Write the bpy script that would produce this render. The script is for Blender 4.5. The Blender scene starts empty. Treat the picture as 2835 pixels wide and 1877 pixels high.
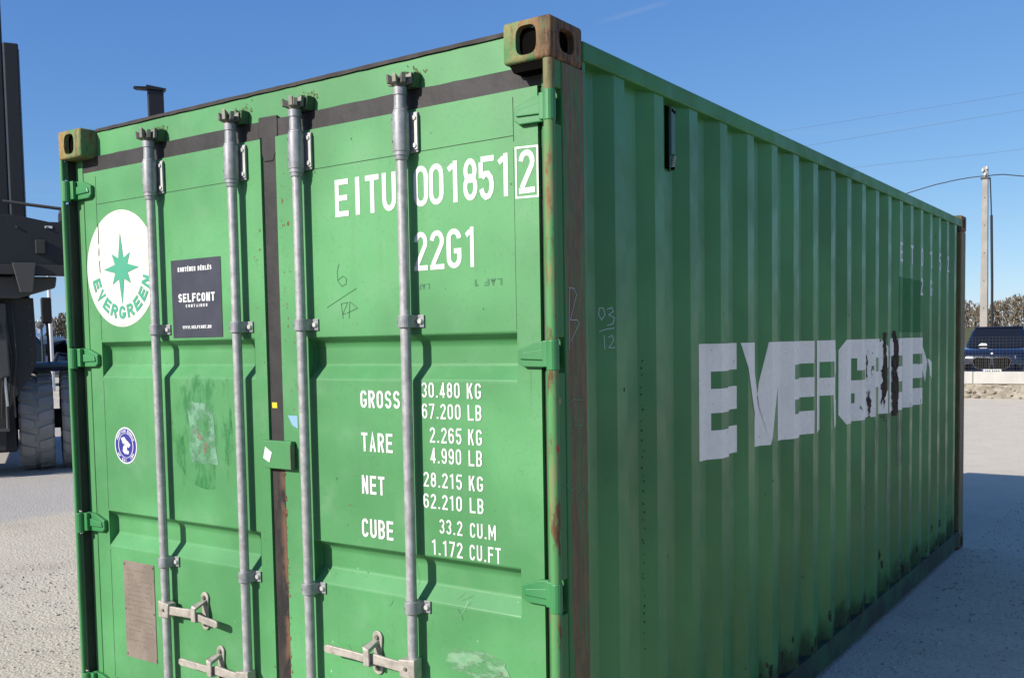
import bpy, bmesh, math, random
from mathutils import Vector, Matrix
random.seed(7)
sc = bpy.context.scene
COL = sc.collection
R = math.radians
# ------------------------------------------------------------------ camera, sky, sun, exposure
yaw, pitch, roll = -0.61033, -0.05787, -0.01742
FPX, PX, PY, W, H = 2724.66, 1403.32, 1103.17, 2835.0, 1877.0
fw = Vector((math.sin(yaw)*math.cos(pitch), math.cos(yaw)*math.cos(pitch), math.sin(pitch)))
rt = Vector((math.cos(yaw), -math.sin(yaw), 0)); up = rt.cross(fw)
r2 = rt*math.cos(roll)+up*math.sin(roll); u2 = -rt*math.sin(roll)+up*math.cos(roll)
cd = bpy.data.cameras.new('camera'); cam = bpy.data.objects.new('camera', cd); COL.objects.link(cam)
cam.matrix_world = Matrix(((r2.x, u2.x, -fw.x, 3.91726), (r2.y, u2.y, -fw.y, -2.35387), (r2.z, u2.z, -fw.z, 1.68616), (0, 0, 0, 1)))
cd.sensor_width = 36; cd.sensor_fit = 'HORIZONTAL'; cd.lens = 36*FPX/W
cd.shift_x = (W/2-PX)/W; cd.shift_y = (PY-H/2)/W
cd.clip_start = 0.05; cd.clip_end = 5000
sc.camera = cam
SUN_AZ, SUN_EL = R(20), R(27.9)      # light travels towards +y and a little +x
w = bpy.data.worlds.new('World'); sc.world = w; w.use_nodes = True
wn = w.node_tree.nodes; wl = w.node_tree.links; wn.clear()
wo = wn.new('ShaderNodeOutputWorld'); bg = wn.new('ShaderNodeBackground'); sky = wn.new('ShaderNodeTexSky')
sky.sky_type = 'NISHITA'; sky.sun_disc = False; sky.sun_elevation = SUN_EL
sky.sun_rotation = math.pi+SUN_AZ
sky.altitude = 150; sky.air_density = 0.6; sky.dust_density = 0.5; sky.ozone_density = 6.0
bg.inputs['Strength'].default_value = 0.1
EXPO = 0.42
# a few thin clouds low over the horizon and one faint contrail, by direction in the sky
tc = wn.new('ShaderNodeTexCoord'); mp = wn.new('ShaderNodeMapping'); mp.inputs['Scale'].default_value = (1.2, 1.2, 26)
cn = wn.new('ShaderNodeTexNoise'); cn.inputs['Scale'].default_value = 2.2; cn.inputs['Detail'].default_value = 5
cr = wn.new('ShaderNodeValToRGB'); cr.color_ramp.elements[0].position = .56; cr.color_ramp.elements[1].position = .85
sx = wn.new('ShaderNodeSeparateXYZ'); hr = wn.new('ShaderNodeMapRange')
hr.inputs[1].default_value = .22; hr.inputs[2].default_value = .05; hr.inputs[3].default_value = 0; hr.inputs[4].default_value = .5
mu = wn.new('ShaderNodeMath'); mu.operation = 'MULTIPLY'
mixc = wn.new('ShaderNodeMix'); mixc.data_type = 'RGBA'; mixc.inputs['B'].default_value = (3.6, 3.9, 4.5, 1)
wl.new(tc.outputs['Generated'], mp.inputs['Vector']); wl.new(mp.outputs[0], cn.inputs['Vector']); wl.new(cn.outputs['Fac'], cr.inputs['Fac'])
wl.new(tc.outputs['Generated'], sx.inputs[0]); wl.new(sx.outputs['Z'], hr.inputs[0])
wl.new(cr.outputs['Color'], mu.inputs[0]); wl.new(hr.outputs[0], mu.inputs[1])
# contrail: near a plane through the eye, faded at both ends
c1 = Vector((-.4642, .8334, .3001)); c2 = Vector((-.4085, .8574, .3130)); cnrm = c1.cross(c2).normalized(); cdir = (c2-c1).normalized(); cmid = (c1+c2)/2
def vdot(v):
    d = wn.new('ShaderNodeVectorMath'); d.operation = 'DOT_PRODUCT'; d.inputs[1].default_value = v
    wl.new(tc.outputs['Generated'], d.inputs[0]); return d.outputs['Value']
def wmath(op, a, b=None):
    m = wn.new('ShaderNodeMath'); m.operation = op; m.use_clamp = False
    for i, x in enumerate((a, b)):
        if x is None: continue
        if isinstance(x, (int, float)): m.inputs[i].default_value = x
        else: wl.new(x, m.inputs[i])
    return m.outputs[0]
def wrange(v, a, b, lo, hi):
    m = wn.new('ShaderNodeMapRange'); m.interpolation_type = 'SMOOTHSTEP'; wl.new(v, m.inputs[0])
    for i, x in enumerate((a, b, lo, hi)): m.inputs[1+i].default_value = x
    return m.outputs[0]
trail = wmath('MULTIPLY', wrange(wmath('ABSOLUTE', vdot(cnrm)), .0005, .0035, 1, 0),
              wrange(wmath('ABSOLUTE', wmath('SUBTRACT', vdot(cdir), cmid.dot(cdir))), .015, .042, .10, 0))
wl.new(wmath('ADD', mu.outputs[0], trail), mixc.inputs['Factor'])
# colour response of the sky, channel by channel (thin haze flattens it towards the horizon)
ssep = wn.new('ShaderNodeSeparateColor'); scmb = wn.new('ShaderNodeCombineColor'); wl.new(sky.outputs[0], ssep.inputs[0])
for i, (a_, p_) in enumerate(((1.42, 1.0), (1.06, .75), (.96, .42))):
    v_ = wmath('POWER', wmath('MULTIPLY', ssep.outputs[i], .12), p_); wl.new(wmath('MULTIPLY', v_, a_/(.1*2**EXPO)), scmb.inputs[i])
wl.new(scmb.outputs[0], mixc.inputs['A']); wl.new(mixc.outputs['Result'], bg.inputs['Color']); wl.new(bg.outputs[0], wo.inputs[0])
sd = bpy.data.lights.new('sun', 'SUN'); so = bpy.data.objects.new('sun', sd); COL.objects.link(so)
sd.energy = 5.0; sd.angle = R(0.53); sd.color = (1, .95, .87)
ldir = Vector((math.sin(SUN_AZ)*math.cos(SUN_EL), math.cos(SUN_AZ)*math.cos(SUN_EL), -math.sin(SUN_EL)))
so.rotation_euler = ldir.to_track_quat('-Z', 'Y').to_euler()
sc.view_settings.view_transform = 'Standard'; sc.view_settings.look = 'None'; sc.view_settings.gamma = 1
sc.view_settings.exposure = EXPO
sc.render.engine = 'CYCLES'

# ------------------------------------------------------------------ helpers: meshes
class MB:
    def __init__(s): s.v = []; s.f = []
    def add(s, vs, fs):
        n = len(s.v); s.v += [tuple(p) for p in vs]; s.f += [tuple(i+n for i in f) for f in fs]; return s
    def box(s, x0, x1, y0, y1, z0, z1):
        return s.add([(x0,y0,z0),(x1,y0,z0),(x1,y1,z0),(x0,y1,z0),(x0,y0,z1),(x1,y0,z1),(x1,y1,z1),(x0,y1,z1)],
                     [(0,3,2,1),(4,5,6,7),(0,1,5,4),(1,2,6,5),(2,3,7,6),(3,0,4,7)])
    def poly(s, pts): return s.add(pts, [tuple(range(len(pts)))])
    def prism(s, pts, d):                       # extrude polygon pts by vector d
        n = len(pts); d = Vector(d); a = [Vector(p) for p in pts]; b = [p+d for p in a]
        return s.add(a+b, [tuple(range(n))[::-1], tuple(range(n, 2*n))]+[(i, (i+1) % n, n+(i+1) % n, n+i) for i in range(n)])
    def tube(s, pts, rad, n=12, caps=True):
        pts = [Vector(p) for p in pts]; rs = rad if isinstance(rad, (list, tuple)) else [rad]*len(pts)
        vs = []; fs = []
        for i, p in enumerate(pts):
            t = (pts[min(i+1, len(pts)-1)]-pts[max(i-1, 0)]).normalized()
            a = t.cross(Vector((0, 0, 1)) if abs(t.z) < .9 else Vector((1, 0, 0))).normalized(); b = t.cross(a)
            for k in range(n):
                an = 2*math.pi*k/n; vs.append(p+(a*math.cos(an)+b*math.sin(an))*rs[i])
        for i in range(len(pts)-1):
            for k in range(n): fs.append((i*n+k, i*n+(k+1) % n, (i+1)*n+(k+1) % n, (i+1)*n+k))
        if caps: fs += [tuple(range(n))[::-1], tuple(range((len(pts)-1)*n, len(pts)*n))]
        return s.add(vs, fs)
    def lathe(s, prof, axis_o, axis, n=24):     # prof: (radius, along)
        ax = Vector(axis).normalized(); a = ax.cross(Vector((0, 0, 1)) if abs(ax.z) < .9 else Vector((1, 0, 0))).normalized(); b = ax.cross(a)
        vs = []; fs = []; m = len(prof); o = Vector(axis_o)
        for r, h in prof:
            for k in range(n):
                an = 2*math.pi*k/n; vs.append(o+ax*h+(a*math.cos(an)+b*math.sin(an))*r)
        for i in range(m-1):
            for k in range(n): fs.append((i*n+k, i*n+(k+1) % n, (i+1)*n+(k+1) % n, (i+1)*n+k))
        return s.add(vs, fs)
    def build(s, name, m, parent=None, bevel=0, smooth=False, seg=2, label=None, kind=None):
        me = bpy.data.meshes.new(name); me.from_pydata([tuple(v) for v in s.v], [], s.f); me.validate(); me.update()
        bm = bmesh.new(); bm.from_mesh(me); bmesh.ops.recalc_face_normals(bm, faces=bm.faces); bm.to_mesh(me); bm.free()
        if smooth:
            for p in me.polygons: p.use_smooth = True
            me.set_sharp_from_angle(angle=R(38))
        o = bpy.data.objects.new(name, me); COL.objects.link(o); me.materials.append(m)
        if parent: o.parent = parent
        if bevel:
            b = o.modifiers.new('bevel', 'BEVEL'); b.width = bevel; b.segments = seg; b.limit_method = 'ANGLE'; b.angle_limit = R(40)
        if label: o['label'] = label
        if kind: o['kind'] = kind
        return o
def empty(name, label, cat, loc=(0, 0, 0), rz=0, group=None):
    o = bpy.data.objects.new(name, None); COL.objects.link(o); o.location = loc; o.rotation_euler = (0, 0, rz); o.empty_display_size = .2
    o['label'] = label; o['category'] = cat
    if group: o['group'] = group
    return o
def tag(o, label, cat, group=None):
    o['label'] = label; o['category'] = cat
    if group: o['group'] = group
    return o

# ------------------------------------------------------------------ helpers: materials
ALB = 0.82           # one reflectance scale for every surface, balanced against the exposure
class NT:
    def __init__(s, name):
        s.m = bpy.data.materials.new(name); s.m.use_nodes = True; s.t = s.m.node_tree
        s.bsdf = s.t.nodes['Principled BSDF']; s.out = s.t.nodes['Material Output']
        s.co = s.t.nodes.new('ShaderNodeTexCoord').outputs['Object']
    def lk(s, a, b): s.t.links.new(a, b)
    def put(s, sock, v):
        if hasattr(v, 'links'): s.lk(v, sock)
        else: sock.default_value = v
    def noise(s, scale=5, stretch=(1, 1, 1), detail=4, rough=.55, off=(0, 0, 0)):
        mp = s.t.nodes.new('ShaderNodeMapping'); mp.inputs['Scale'].default_value = stretch; mp.inputs['Location'].default_value = off
        n = s.t.nodes.new('ShaderNodeTexNoise'); n.inputs['Scale'].default_value = scale; n.inputs['Detail'].default_value = detail
        n.inputs['Roughness'].default_value = rough; s.lk(s.co, mp.inputs[0]); s.lk(mp.outputs[0], n.inputs['Vector']); return n.outputs['Fac']
    def voro(s, scale, stretch=(1, 1, 1), feature='F1', out='Distance'):
        mp = s.t.nodes.new('ShaderNodeMapping'); mp.inputs['Scale'].default_value = stretch
        n = s.t.nodes.new('ShaderNodeTexVoronoi'); n.inputs['Scale'].default_value = scale; n.feature = feature
        s.lk(s.co, mp.inputs[0]); s.lk(mp.outputs[0], n.inputs['Vector']); return n.outputs[out]
    def rng(s, v, a, b, lo=0., hi=1.):
        m = s.t.nodes.new('ShaderNodeMapRange'); m.interpolation_type = 'SMOOTHSTEP'; s.put(m.inputs[0], v)
        for i, x in enumerate((a, b, lo, hi)): s.put(m.inputs[1+i], x)
        return m.outputs[0]
    def math(s, op, a, b=0.):
        m = s.t.nodes.new('ShaderNodeMath'); m.operation = op; s.put(m.inputs[0], a); s.put(m.inputs[1], b); return m.outputs[0]
    def mix(s, f, a, b):
        m = s.t.nodes.new('ShaderNodeMix'); m.data_type = 'RGBA'; s.put(m.inputs['Factor'], f)
        for k, c in (('A', a), ('B', b)):
            if not hasattr(c, 'links') and len(c) == 3: c = (*c, 1)
            s.put(m.inputs[k], c)
        return m.outputs['Result']
    def axis(s, k):
        n = s.t.nodes.new('ShaderNodeSeparateXYZ'); s.lk(s.co, n.inputs[0]); return n.outputs[k]
    def bump(s, h, strength=.3, dist=.01):
        b = s.t.nodes.new('ShaderNodeBump'); b.inputs['Strength'].default_value = strength; b.inputs['Distance'].default_value = dist
        s.lk(h, b.inputs['Height']); s.lk(b.outputs[0], s.bsdf.inputs['Normal'])
    def fin(s, col, rough=.5, metal=0., spec=.5, coat=0.):
        if not hasattr(col, 'links'): col = (col[0]*ALB, col[1]*ALB, col[2]*ALB, 1)
        else:
            v = s.t.nodes.new('ShaderNodeVectorMath'); v.operation = 'SCALE'; v.inputs['Scale'].default_value = ALB; s.lk(col, v.inputs[0]); col = v.outputs[0]
        s.put(s.bsdf.inputs['Base Color'], col); s.put(s.bsdf.inputs['Roughness'], rough); s.put(s.bsdf.inputs['Metallic'], metal)
        s.bsdf.inputs['Specular IOR Level'].default_value = spec; s.bsdf.inputs['Coat Weight'].default_value = coat
        return s.m
    def alpha(s, a): s.put(s.bsdf.inputs['Alpha'], a)
def plain(name, c, rough=.55, metal=0., spec=.5, var=.12, scale=14, coat=0.):
    n = NT(name); f = n.noise(scale, detail=5)
    col = n.mix(f, tuple(x*(1-var) for x in c), tuple(min(1, x*(1+var)) for x in c))
    n.bump(n.noise(scale*6, detail=3), .08, .002)
    return n.fin(col, n.rng(f, .3, .7, max(.03, rough-.07), min(1, rough+.07)), metal, spec, coat)

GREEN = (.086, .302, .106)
GREEN2 = (.045, .228, .056)   # door green deepened for the shaded sides, so the colour carries shade
RUST = (.16, .065, .028)
def paint(name, rust=.0, dirt=.3, fade=.5, base=GREEN, rough=.42, streakcol=(.075, .06, .045), spec=.5, wav=2.2):
    n = NT(name)
    big = n.noise(1.3, detail=3); mid = n.noise(7, detail=5); st = n.noise(1., (26, 26, .9), detail=5, rough=.6); fine = n.noise(90, detail=4)
    lite = tuple(min(1, x*1.17+.010) for x in base); dark = tuple(x*.84 for x in base)
    c = n.mix(n.rng(big, .35, .68), dark, lite)
    c = n.mix(n.math('MULTIPLY', n.rng(mid, .5, .8), fade*.3), c, tuple(x*.8+.12 for x in base))
    c = n.mix(n.math('MULTIPLY', n.rng(st, .52, .82), dirt*.8), c, streakcol)
    c = n.mix(n.math('MULTIPLY', n.rng(fine, .52, .8), .26), c, (.05, .12, .06))
    spots = n.rng(n.noise(26, (1, 1, .7), detail=6, rough=.72, off=(3, 1, 2)), .735-.12*rust, .79-.11*rust)
    rc = n.mix(n.noise(60, detail=4), (.07, .028, .014), (.30, .13, .05))
    c = n.mix(spots, c, rc)
    n.bump(n.math('ADD', n.math('MULTIPLY', n.noise(3.2, detail=2), wav), n.math('ADD', n.math('MULTIPLY', fine, .12), n.math('MULTIPLY', spots, -.2))), .22, .006)
    return n.fin(c, n.math('ADD', n.rng(mid, .3, .7, rough-.08, rough+.1), n.math('MULTIPLY', spots, .3)), 0, spec)
M = {}
M['door'] = paint('green_door_paint', .12, .26, 1.0, streakcol=(.085, .20, .085), rough=.5, spec=.4)
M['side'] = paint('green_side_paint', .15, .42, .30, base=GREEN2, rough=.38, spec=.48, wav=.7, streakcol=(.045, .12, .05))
M['header'] = paint('green_header_paint', .5, .24, 1.0, streakcol=(.10, .19, .08), rough=.5, spec=.4)
M['hinge'] = paint('green_hinge_paint', .5, .3, .2, base=(.044, .255, .078), rough=.45)
M['rail'] = paint('green_rail_paint', .6, .4, .3, base=GREEN2, rough=.5, spec=.3)
def worn_post(name, amount, ybias=False):
    n = NT(name)
    st = n.noise(1., (42, 42, 2.2), detail=9, rough=.74); st2 = n.noise(1., (46, 46, 9), detail=8, rough=.75, off=(5, 2, 0)); big = n.noise(2.1, detail=4)
    G_ = GREEN2 if ybias else GREEN
    c = n.mix(n.rng(big, .3, .7), tuple(x*.85 for x in G_), G_)
    lo = .62-.22*amount
    if ybias:
        yy = n.axis('Y'); k = n.rng(yy, .045, .10, .0, .22); st_ = n.math('ADD', st, n.math('SUBTRACT', k, .17))
    else: st_ = st
    c = n.mix(n.rng(st_, lo, lo+.14), c, n.mix(n.rng(st2, .3, .7), (.25, .145, .062), (.10, .066, .034)))
    c = n.mix(n.rng(st2, .64-.08*amount, .76-.08*amount), c, (.27, .12, .04))
    n.bump(st2, .35, .004)
    return n.fin(c, .6, 0, .4)
M['post'] = worn_post('worn_post_paint', .90, True)
M['post_left'] = worn_post('left_post_paint', .2)
def tube_mat():
    n = NT('weathered_hinge_bar_paint')
    a = n.noise(1., (30, 30, 5.5), detail=6, rough=.65); b = n.noise(1., (22, 22, 6), detail=7, rough=.72, off=(4, 4, 4)); zz = n.axis('Z')
    c = n.mix(n.rng(a, .46, .66), (.085, .28, .095), (.20, .235, .095))
    c = n.mix(n.math('MULTIPLY', n.rng(zz, 2.25, 2.4), .8), c, (.20, .155, .075))
    c = n.mix(n.rng(b, .50, .62), c, n.mix(n.rng(a, .4, .6), (.11, .048, .022), (.21, .11, .05)))
    n.bump(b, .4, .003); return n.fin(c, .68, 0, .35)
M['tube'] = tube_mat(); M['tube_left'] = worn_post('left_hinge_bar_paint', .1)
def casting_mat():
    n = NT('rusty_corner_casting')
    a = n.noise(15, detail=7, rough=.68); b = n.noise(1., (42, 42, 6), detail=7, rough=.68); c0 = n.noise(60, detail=5, rough=.7); d = n.noise(24, detail=5, off=(3, 3, 3))
    c = n.mix(n.rng(a, .38, .62), (.106, .250, .094), (.275, .250, .106))
    c = n.mix(n.rng(b, .48, .58), c, n.mix(n.rng(d, .35, .65), (.17, .075, .028), (.30, .175, .07)))
    xx = n.axis('X')          # the paint has gone from the outer corners
    c = n.mix(n.math('MULTIPLY', n.rng(xx, 2.335, 2.43), n.rng(a, .28, .5, .35, 1.)), c, n.mix(n.rng(b, .40, .62), (.075, .045, .028), (.27, .15, .075)))
    c = n.mix(n.math('MULTIPLY', n.rng(xx, .09, .01), .75), c, n.mix(n.rng(d, .4, .6), (.360, .168, .054), (.384, .264, .102)))
    c = n.mix(n.rng(c0, .58, .70), c, (.035, .022, .014))
    n.bump(n.math('ADD', a, n.math('ADD', c0, b)), .6, .005); return n.fin(c, .75, 0, .3)
M['cast'] = casting_mat()
M['darkbrown'] = plain('dark_brown_roof_edge', (.028, .022, .018), .75)
M['galv'] = None
def galv(name, base, rustiness):
    n = NT(name); a = n.noise(35, detail=6, rough=.65); b = n.noise(1., (40, 40, 4), detail=5); 
    c = n.mix(n.rng(a, .3, .7), tuple(x*.78 for x in base), tuple(min(1, x*1.14) for x in base))
    c = n.mix(n.math('MULTIPLY', n.rng(b, .5, .75), .35), c, (.33, .29, .24))
    c = n.mix(n.rng(n.noise(70, detail=5, rough=.7), .72-.1*rustiness, .82-.1*rustiness), c, (.20, .10, .05))
    n.bump(a, .18, .003); return n.fin(c, n.rng(a, .3, .7, .42, .6), .25, .5)
M['galv'] = galv('galvanised_bar', (.429, .423, .423), .1)
M['galv2'] = galv('galvanised_collar', (.325, .332, .345), .2)
M['zinc'] = galv('pale_zinc_hardware', (.46, .42, .365), 1.0)
M['bolt'] = plain('bright_bolt', (.696, .672, .624), .35, .3)
M['camm'] = galv('dirty_cam', (.216, .210, .168), .8)
M['keeper'] = paint('mossy_keeper_paint', 1.0, 1.0, .3, base=(.06, .13, .05), rough=.6)
M['moss'] = plain('dry_moss', (.17, .16, .05), .9, var=.4, scale=60)
M['dark'] = plain('dark_hole', (.006, .0055, .005), 1.0, spec=.0)
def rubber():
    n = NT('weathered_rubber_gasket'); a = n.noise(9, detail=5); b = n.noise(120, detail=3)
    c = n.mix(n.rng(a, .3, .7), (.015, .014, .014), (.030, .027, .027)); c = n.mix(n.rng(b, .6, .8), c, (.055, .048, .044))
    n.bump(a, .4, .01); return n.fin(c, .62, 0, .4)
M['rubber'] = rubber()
def rustgap():
    n = NT('rusty_centre_seal'); a = n.noise(22, (1, 1, .35), detail=7, rough=.7); b = n.noise(60, (1, 1, .6), detail=5); xx = n.axis('X')
    c = n.mix(n.rng(a, .35, .6), (.020, .018, .018), (.045, .036, .032)); e = n.rng(xx, dx_c-.004, dx_c+.03)
    c = n.mix(n.math('MULTIPLY', e, n.rng(a, .42, .56)), c, n.mix(b, (.12, .05, .025), (.20, .12, .075))); c = n.mix(n.rng(b, .66, .76), c, (.13, .10, .08))
    n.bump(a, .6, .006); return n.fin(c, .8, 0, .3)
dx_c = 1.217
M['rustgap'] = rustgap()
def marking(name, c, chips=.0, under=GREEN, rough=.45, wear=True):
    n = NT(name); a = n.noise(40, detail=5); f = n.noise(3, detail=2)
    col = n.mix(n.rng(a, .3, .7), tuple(x*.93 for x in c), c)
    if wear:
        k = n.noise(55, detail=6, rough=.75, off=(4, 2, 6)); col = n.mix(n.rng(k, .635, .70), col, under)
        d = n.noise(4, detail=5); col = n.mix(n.math('MULTIPLY', n.rng(d, .45, .75), .22), col, tuple(.55*c[i]+.25*under[i] for i in range(3)))
    if chips:
        k = n.noise(13, (1, 1, .55), detail=6, rough=.7, off=(1, 7, 3)); yy = n.axis('Y')
        th = n.rng(yy, 2.2, 3.6, .76-.03*chips, .76-.14*chips)
        msk = n.rng(n.math('SUBTRACT', k, th), 0, .02)
        col = n.mix(msk, col, n.mix(a, (.02, .03, .02), under))
        drip = n.rng(n.noise(1., (1, 40, .8), detail=5), .62, .8); col = n.mix(n.math('MULTIPLY', drip, .22), col, (.35, .33, .30))
    return n.fin(col, rough, 0, .4)
M['white'] = marking('white_marking_paint', (.814, .820, .803))
M['sidewhite'] = marking('weathered_white_side_lettering', (1.1, 1.02, .89), 1.0, (.05, .20, .07))
M['chalk'] = plain('chalk_line', (.52, .60, .55), .9)
M['chalkfaint'] = plain('faint_chalk_line', (.16, .35, .22), .9)
M['pencil'] = plain('dark_pencil_line', (.04, .14, .06), .8)
M['pencil2'] = plain('faded_grey_print', (.07, .20, .10), .8)
M['seam'] = plain('dark_seam', (.02, .07, .03), .8)
M['logo'] = marking('ivory_logo_disc', (.78, .755, .67))
M['star'] = plain('teal_logo_print', (.058, .351, .215), .5, var=.05)
M['logoline'] = plain('faint_orange_logo_line', (.660, .583, .484), .5, var=.03)
M['navy'] = plain('dark_slate_sticker', (.040, .043, .062), .4, var=.06)
M['stwhite'] = plain('white_sticker_print', (.748, .748, .748), .5, var=.04)
M['blue'] = plain('deep_blue_sticker', (.035, .035, .27), .4, var=.1)
M['lblue'] = plain('light_blue_sticker', (.250, .425, .700), .4, var=.1)
M['yellow'] = plain('yellow_sticker', (.775, .587, .025), .5, var=.05)
M['red'] = plain('red_paint_spot', (.45, .02, .02), .5)
M['oldtape'] = plain('old_tan_tape', (.30, .27, .12), .6)
M['greytag'] = plain('grey_sticker_scrap', (.36, .34, .42), .6)
def plate_mat():
    n = NT('aluminium_data_plate'); z = n.noise(1., (60, 1, 150), detail=3); b = n.noise(12, detail=4)
    c = n.mix(n.rng(b, .3, .7), (.23, .185, .15), (.30, .245, .20)); c = n.mix(n.math('MULTIPLY', n.rng(z, .58, .66), .45), c, (.12, .10, .08))
    n.bump(z, .2, .001); return n.fin(c, .5, .2, .5)
M['plate'] = plate_mat()
def patch(name, c, c2, lo, hi, st=(1, 1, 1), sc_=14):
    n = NT(name); a = n.noise(sc_, st, detail=6, rough=.65); b = n.noise(sc_*3, st, detail=4, off=(2, 2, 2))
    n.alpha(n.rng(a, lo, hi)); return n.fin(n.mix(n.rng(b, .35, .7), c, c2), .65, 0, .3)
M['residue'] = patch('pale_glue_residue', (.15, .345, .20), (.20, .375, .26), .34, .62)
M['resred'] = patch('reddish_residue', (.240, .144, .102), (.180, .264, .156), .48, .62, sc_=30)
M['scuff'] = patch('darker_green_scuff', (.034, .225, .062), (.055, .28, .09), .45, .75, (2, 2, .8), 8)
M['smear'] = patch('pale_scraped_smear', (.150, .348, .174), (.228, .384, .240), .42, .56, (1, 1, 3.2), 9)
M['rustpatch'] = patch('brown_rust_patch', (.028, .018, .014), (.10, .055, .035), .40, .50, (1, 2, .6), 11)
M['paledrip'] = patch('pale_drip_stain', (.34, .33, .24), (.42, .39, .30), .45, .66, (1, 8, .5), 7)
M['rustspeck'] = plain('rust_speck', (.17, .085, .04), .8, var=.3, scale=80)
M['chips'] = plain('pale_paint_chip', (.32, .52, .36), .7)
M['run'] = patch('faint_rust_run', (.10, .19, .07), (.15, .15, .065), .46, 1.0, (40, 1, 3), 1.0)
M['dotdark'] = plain('dark_rust_dot', (.02, .035, .022), .9)
M['greenpatch'] = plain('darker_green_touch_up_paint', (.036, .20, .062), .6, spec=.3)

# ------------------------------------------------------------------ helpers: lettering
def arc(cx, cy, rx, ry, a0, a1, n=9):
    return [(cx+rx*math.cos(R(a0+(a1-a0)*i/n)), cy+ry*math.sin(R(a0+(a1-a0)*i/n))) for i in range(n+1)]
def glyph(ch, w, s):
    l, r, b, t, c = s/2, w-s/2, s/2, 1-s/2, w/2; X = (r-l)/2; ry = min(.27, X*1.25); q = (t-b)/4
    o = lambda *p: (list(p), False)
    if ch in 'O0': return [(arc(c, t-ry, X, ry, 180, 0)+arc(c, b+ry, X, ry, 0, -180), True)]
    if ch == 'C': return [(arc(c, t-ry, X, ry, 5, 180)+arc(c, b+ry, X, ry, 180, 355), False)]
    if ch == 'G': return [(arc(c, t-ry, X, ry, 5, 180)+arc(c, b+ry, X, ry, 180, 360)+[(r, .5)], False), o((c, .5-s/2), (w, .5-s/2))]
    if ch == 'S': return [(arc(c, t-q, X, q, 10, 270)+arc(c, b+q, X, q, 90, -170)[1:], False)]
    if ch == '2': return [(arc(c, t-ry, X, ry, 175, -25)+[(l+.02, s)], False), o((0, b), (w, b))]
    if ch == '3': return [(arc(c, t-q, X, q, 165, -90), False), (arc(c, b+q, X, q, 90, -165), False)]
    if ch == '4': return [o((w*.68, 0), (w*.68, 1)), o((w*.66, t), (l*1.3, .27)), o((0, .25), (w, .25))]
    if ch == '5': return [o((l, t), (w, t)), o((l, 1-s), (l, .5)), (arc(c, b+.28-s/4, X, .28, 140, -165), False)]
    if ch == '6': return [(arc(c, b+.26, X, .26, 0, 360, 18)[:-1], True), (arc(c, t-ry, X, ry, 10, 180)+[(l, b+.26)], False)]
    if ch == '9': return [(arc(c, t-.26, X, .26, 0, 360, 18)[:-1], True), ([(r, t-.26)]+arc(c, b+ry, X, ry, 0, -170), False)]
    if ch == '7': return [o((0, t), (w, t)), o((r, 1-s), (w*.32, 0))]
    if ch == '8': return [(arc(c, t-.225, X*.9, .225, 0, 360, 18)[:-1], True), (arc(c, b+.25, X, .25, 0, 360, 18)[:-1], True)]
    if ch == '1': return [o((w*.62, 0), (w*.62, 1)), o((w*.62-s/2, .9), (w*.62-s*1.6, .80))]
    if ch == 'I': return [o((c, 0), (c, 1))]
    if ch == 'A': return [o((l, 0), (c, 1-s*.3), (r, 0)), o((w*.22, .27), (w*.78, .27))]
    if ch == 'B': return [o((l, 0), (l, 1)), ([(l, t), (c, t)]+arc(c, t-q, X, q, 90, -90)+[(l, .5)], False), ([(c, .5)]+arc(c, b+q, X, q, 90, -90)+[(l, b)], False)]
    if ch in 'EÉ':
        g = [o((l, 0), (l, 1)), o((s, t), (w, t)), o((s, .5), (w*.92, .5)), o((s, b), (w, b))]
        return g+([o((c, 1.06), (r, 1.22))] if ch == 'É' else [])
    if ch == 'F': return [o((l, 0), (l, 1)), o((s, t), (w, t)), o((s, .52), (w*.9, .52))]
    if ch == 'H': return [o((l, 0), (l, 1)), o((r, 0), (r, 1)), o((s, .5), (w-s, .5))]
    if ch == 'K': return [o((l, 0), (l, 1)), o((r, 1), (l+s*.3, .42)), o((c*.95, .58), (r, 0))]
    if ch == 'L': return [o((l, 0), (l, 1)), o((s, b), (w, b))]
    if ch == 'M': return [o((l, 0), (l, 1)), o((r, 0), (r, 1)), o((l, 1), (c, .3), (r, 1))]
    if ch == 'N': return [o((l, 0), (l, 1)), o((r, 0), (r, 1)), o((l, 1), (r, 0))]
    if ch == 'R': return [o((l, 0), (l, 1)), ([(l, t), (c, t)]+arc(c, t-q, X, q, 90, -90)+[(l, .5)], False), o((c, .5), (r, 0))]
    if ch == 'T': return [o((c, 0), (c, 1-s)), o((0, t), (w, t))]
    if ch == 'U': return [([(l, 1)]+arc(c, b+ry, X, ry, 180, 360)+[(r, 1)], False)]
    if ch == 'V': return [o((l, 1), (c, s*.4), (r, 1))]
    if ch == 'W': return [o((l, 1), (w*.28, s*.3), (c, .8), (w*.72, s*.3), (r, 1))]
    if ch == 'Z': return [o((0, t), (w, t)), o((r, 1-s), (l, s)), o((0, b), (w, b))]
    if ch == '.': return [o((c-s*.6, s*.6), (c+s*.6, s*.6))]
    if ch == '/': return [o((0, 0), (w, 1))]
    return []
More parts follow.
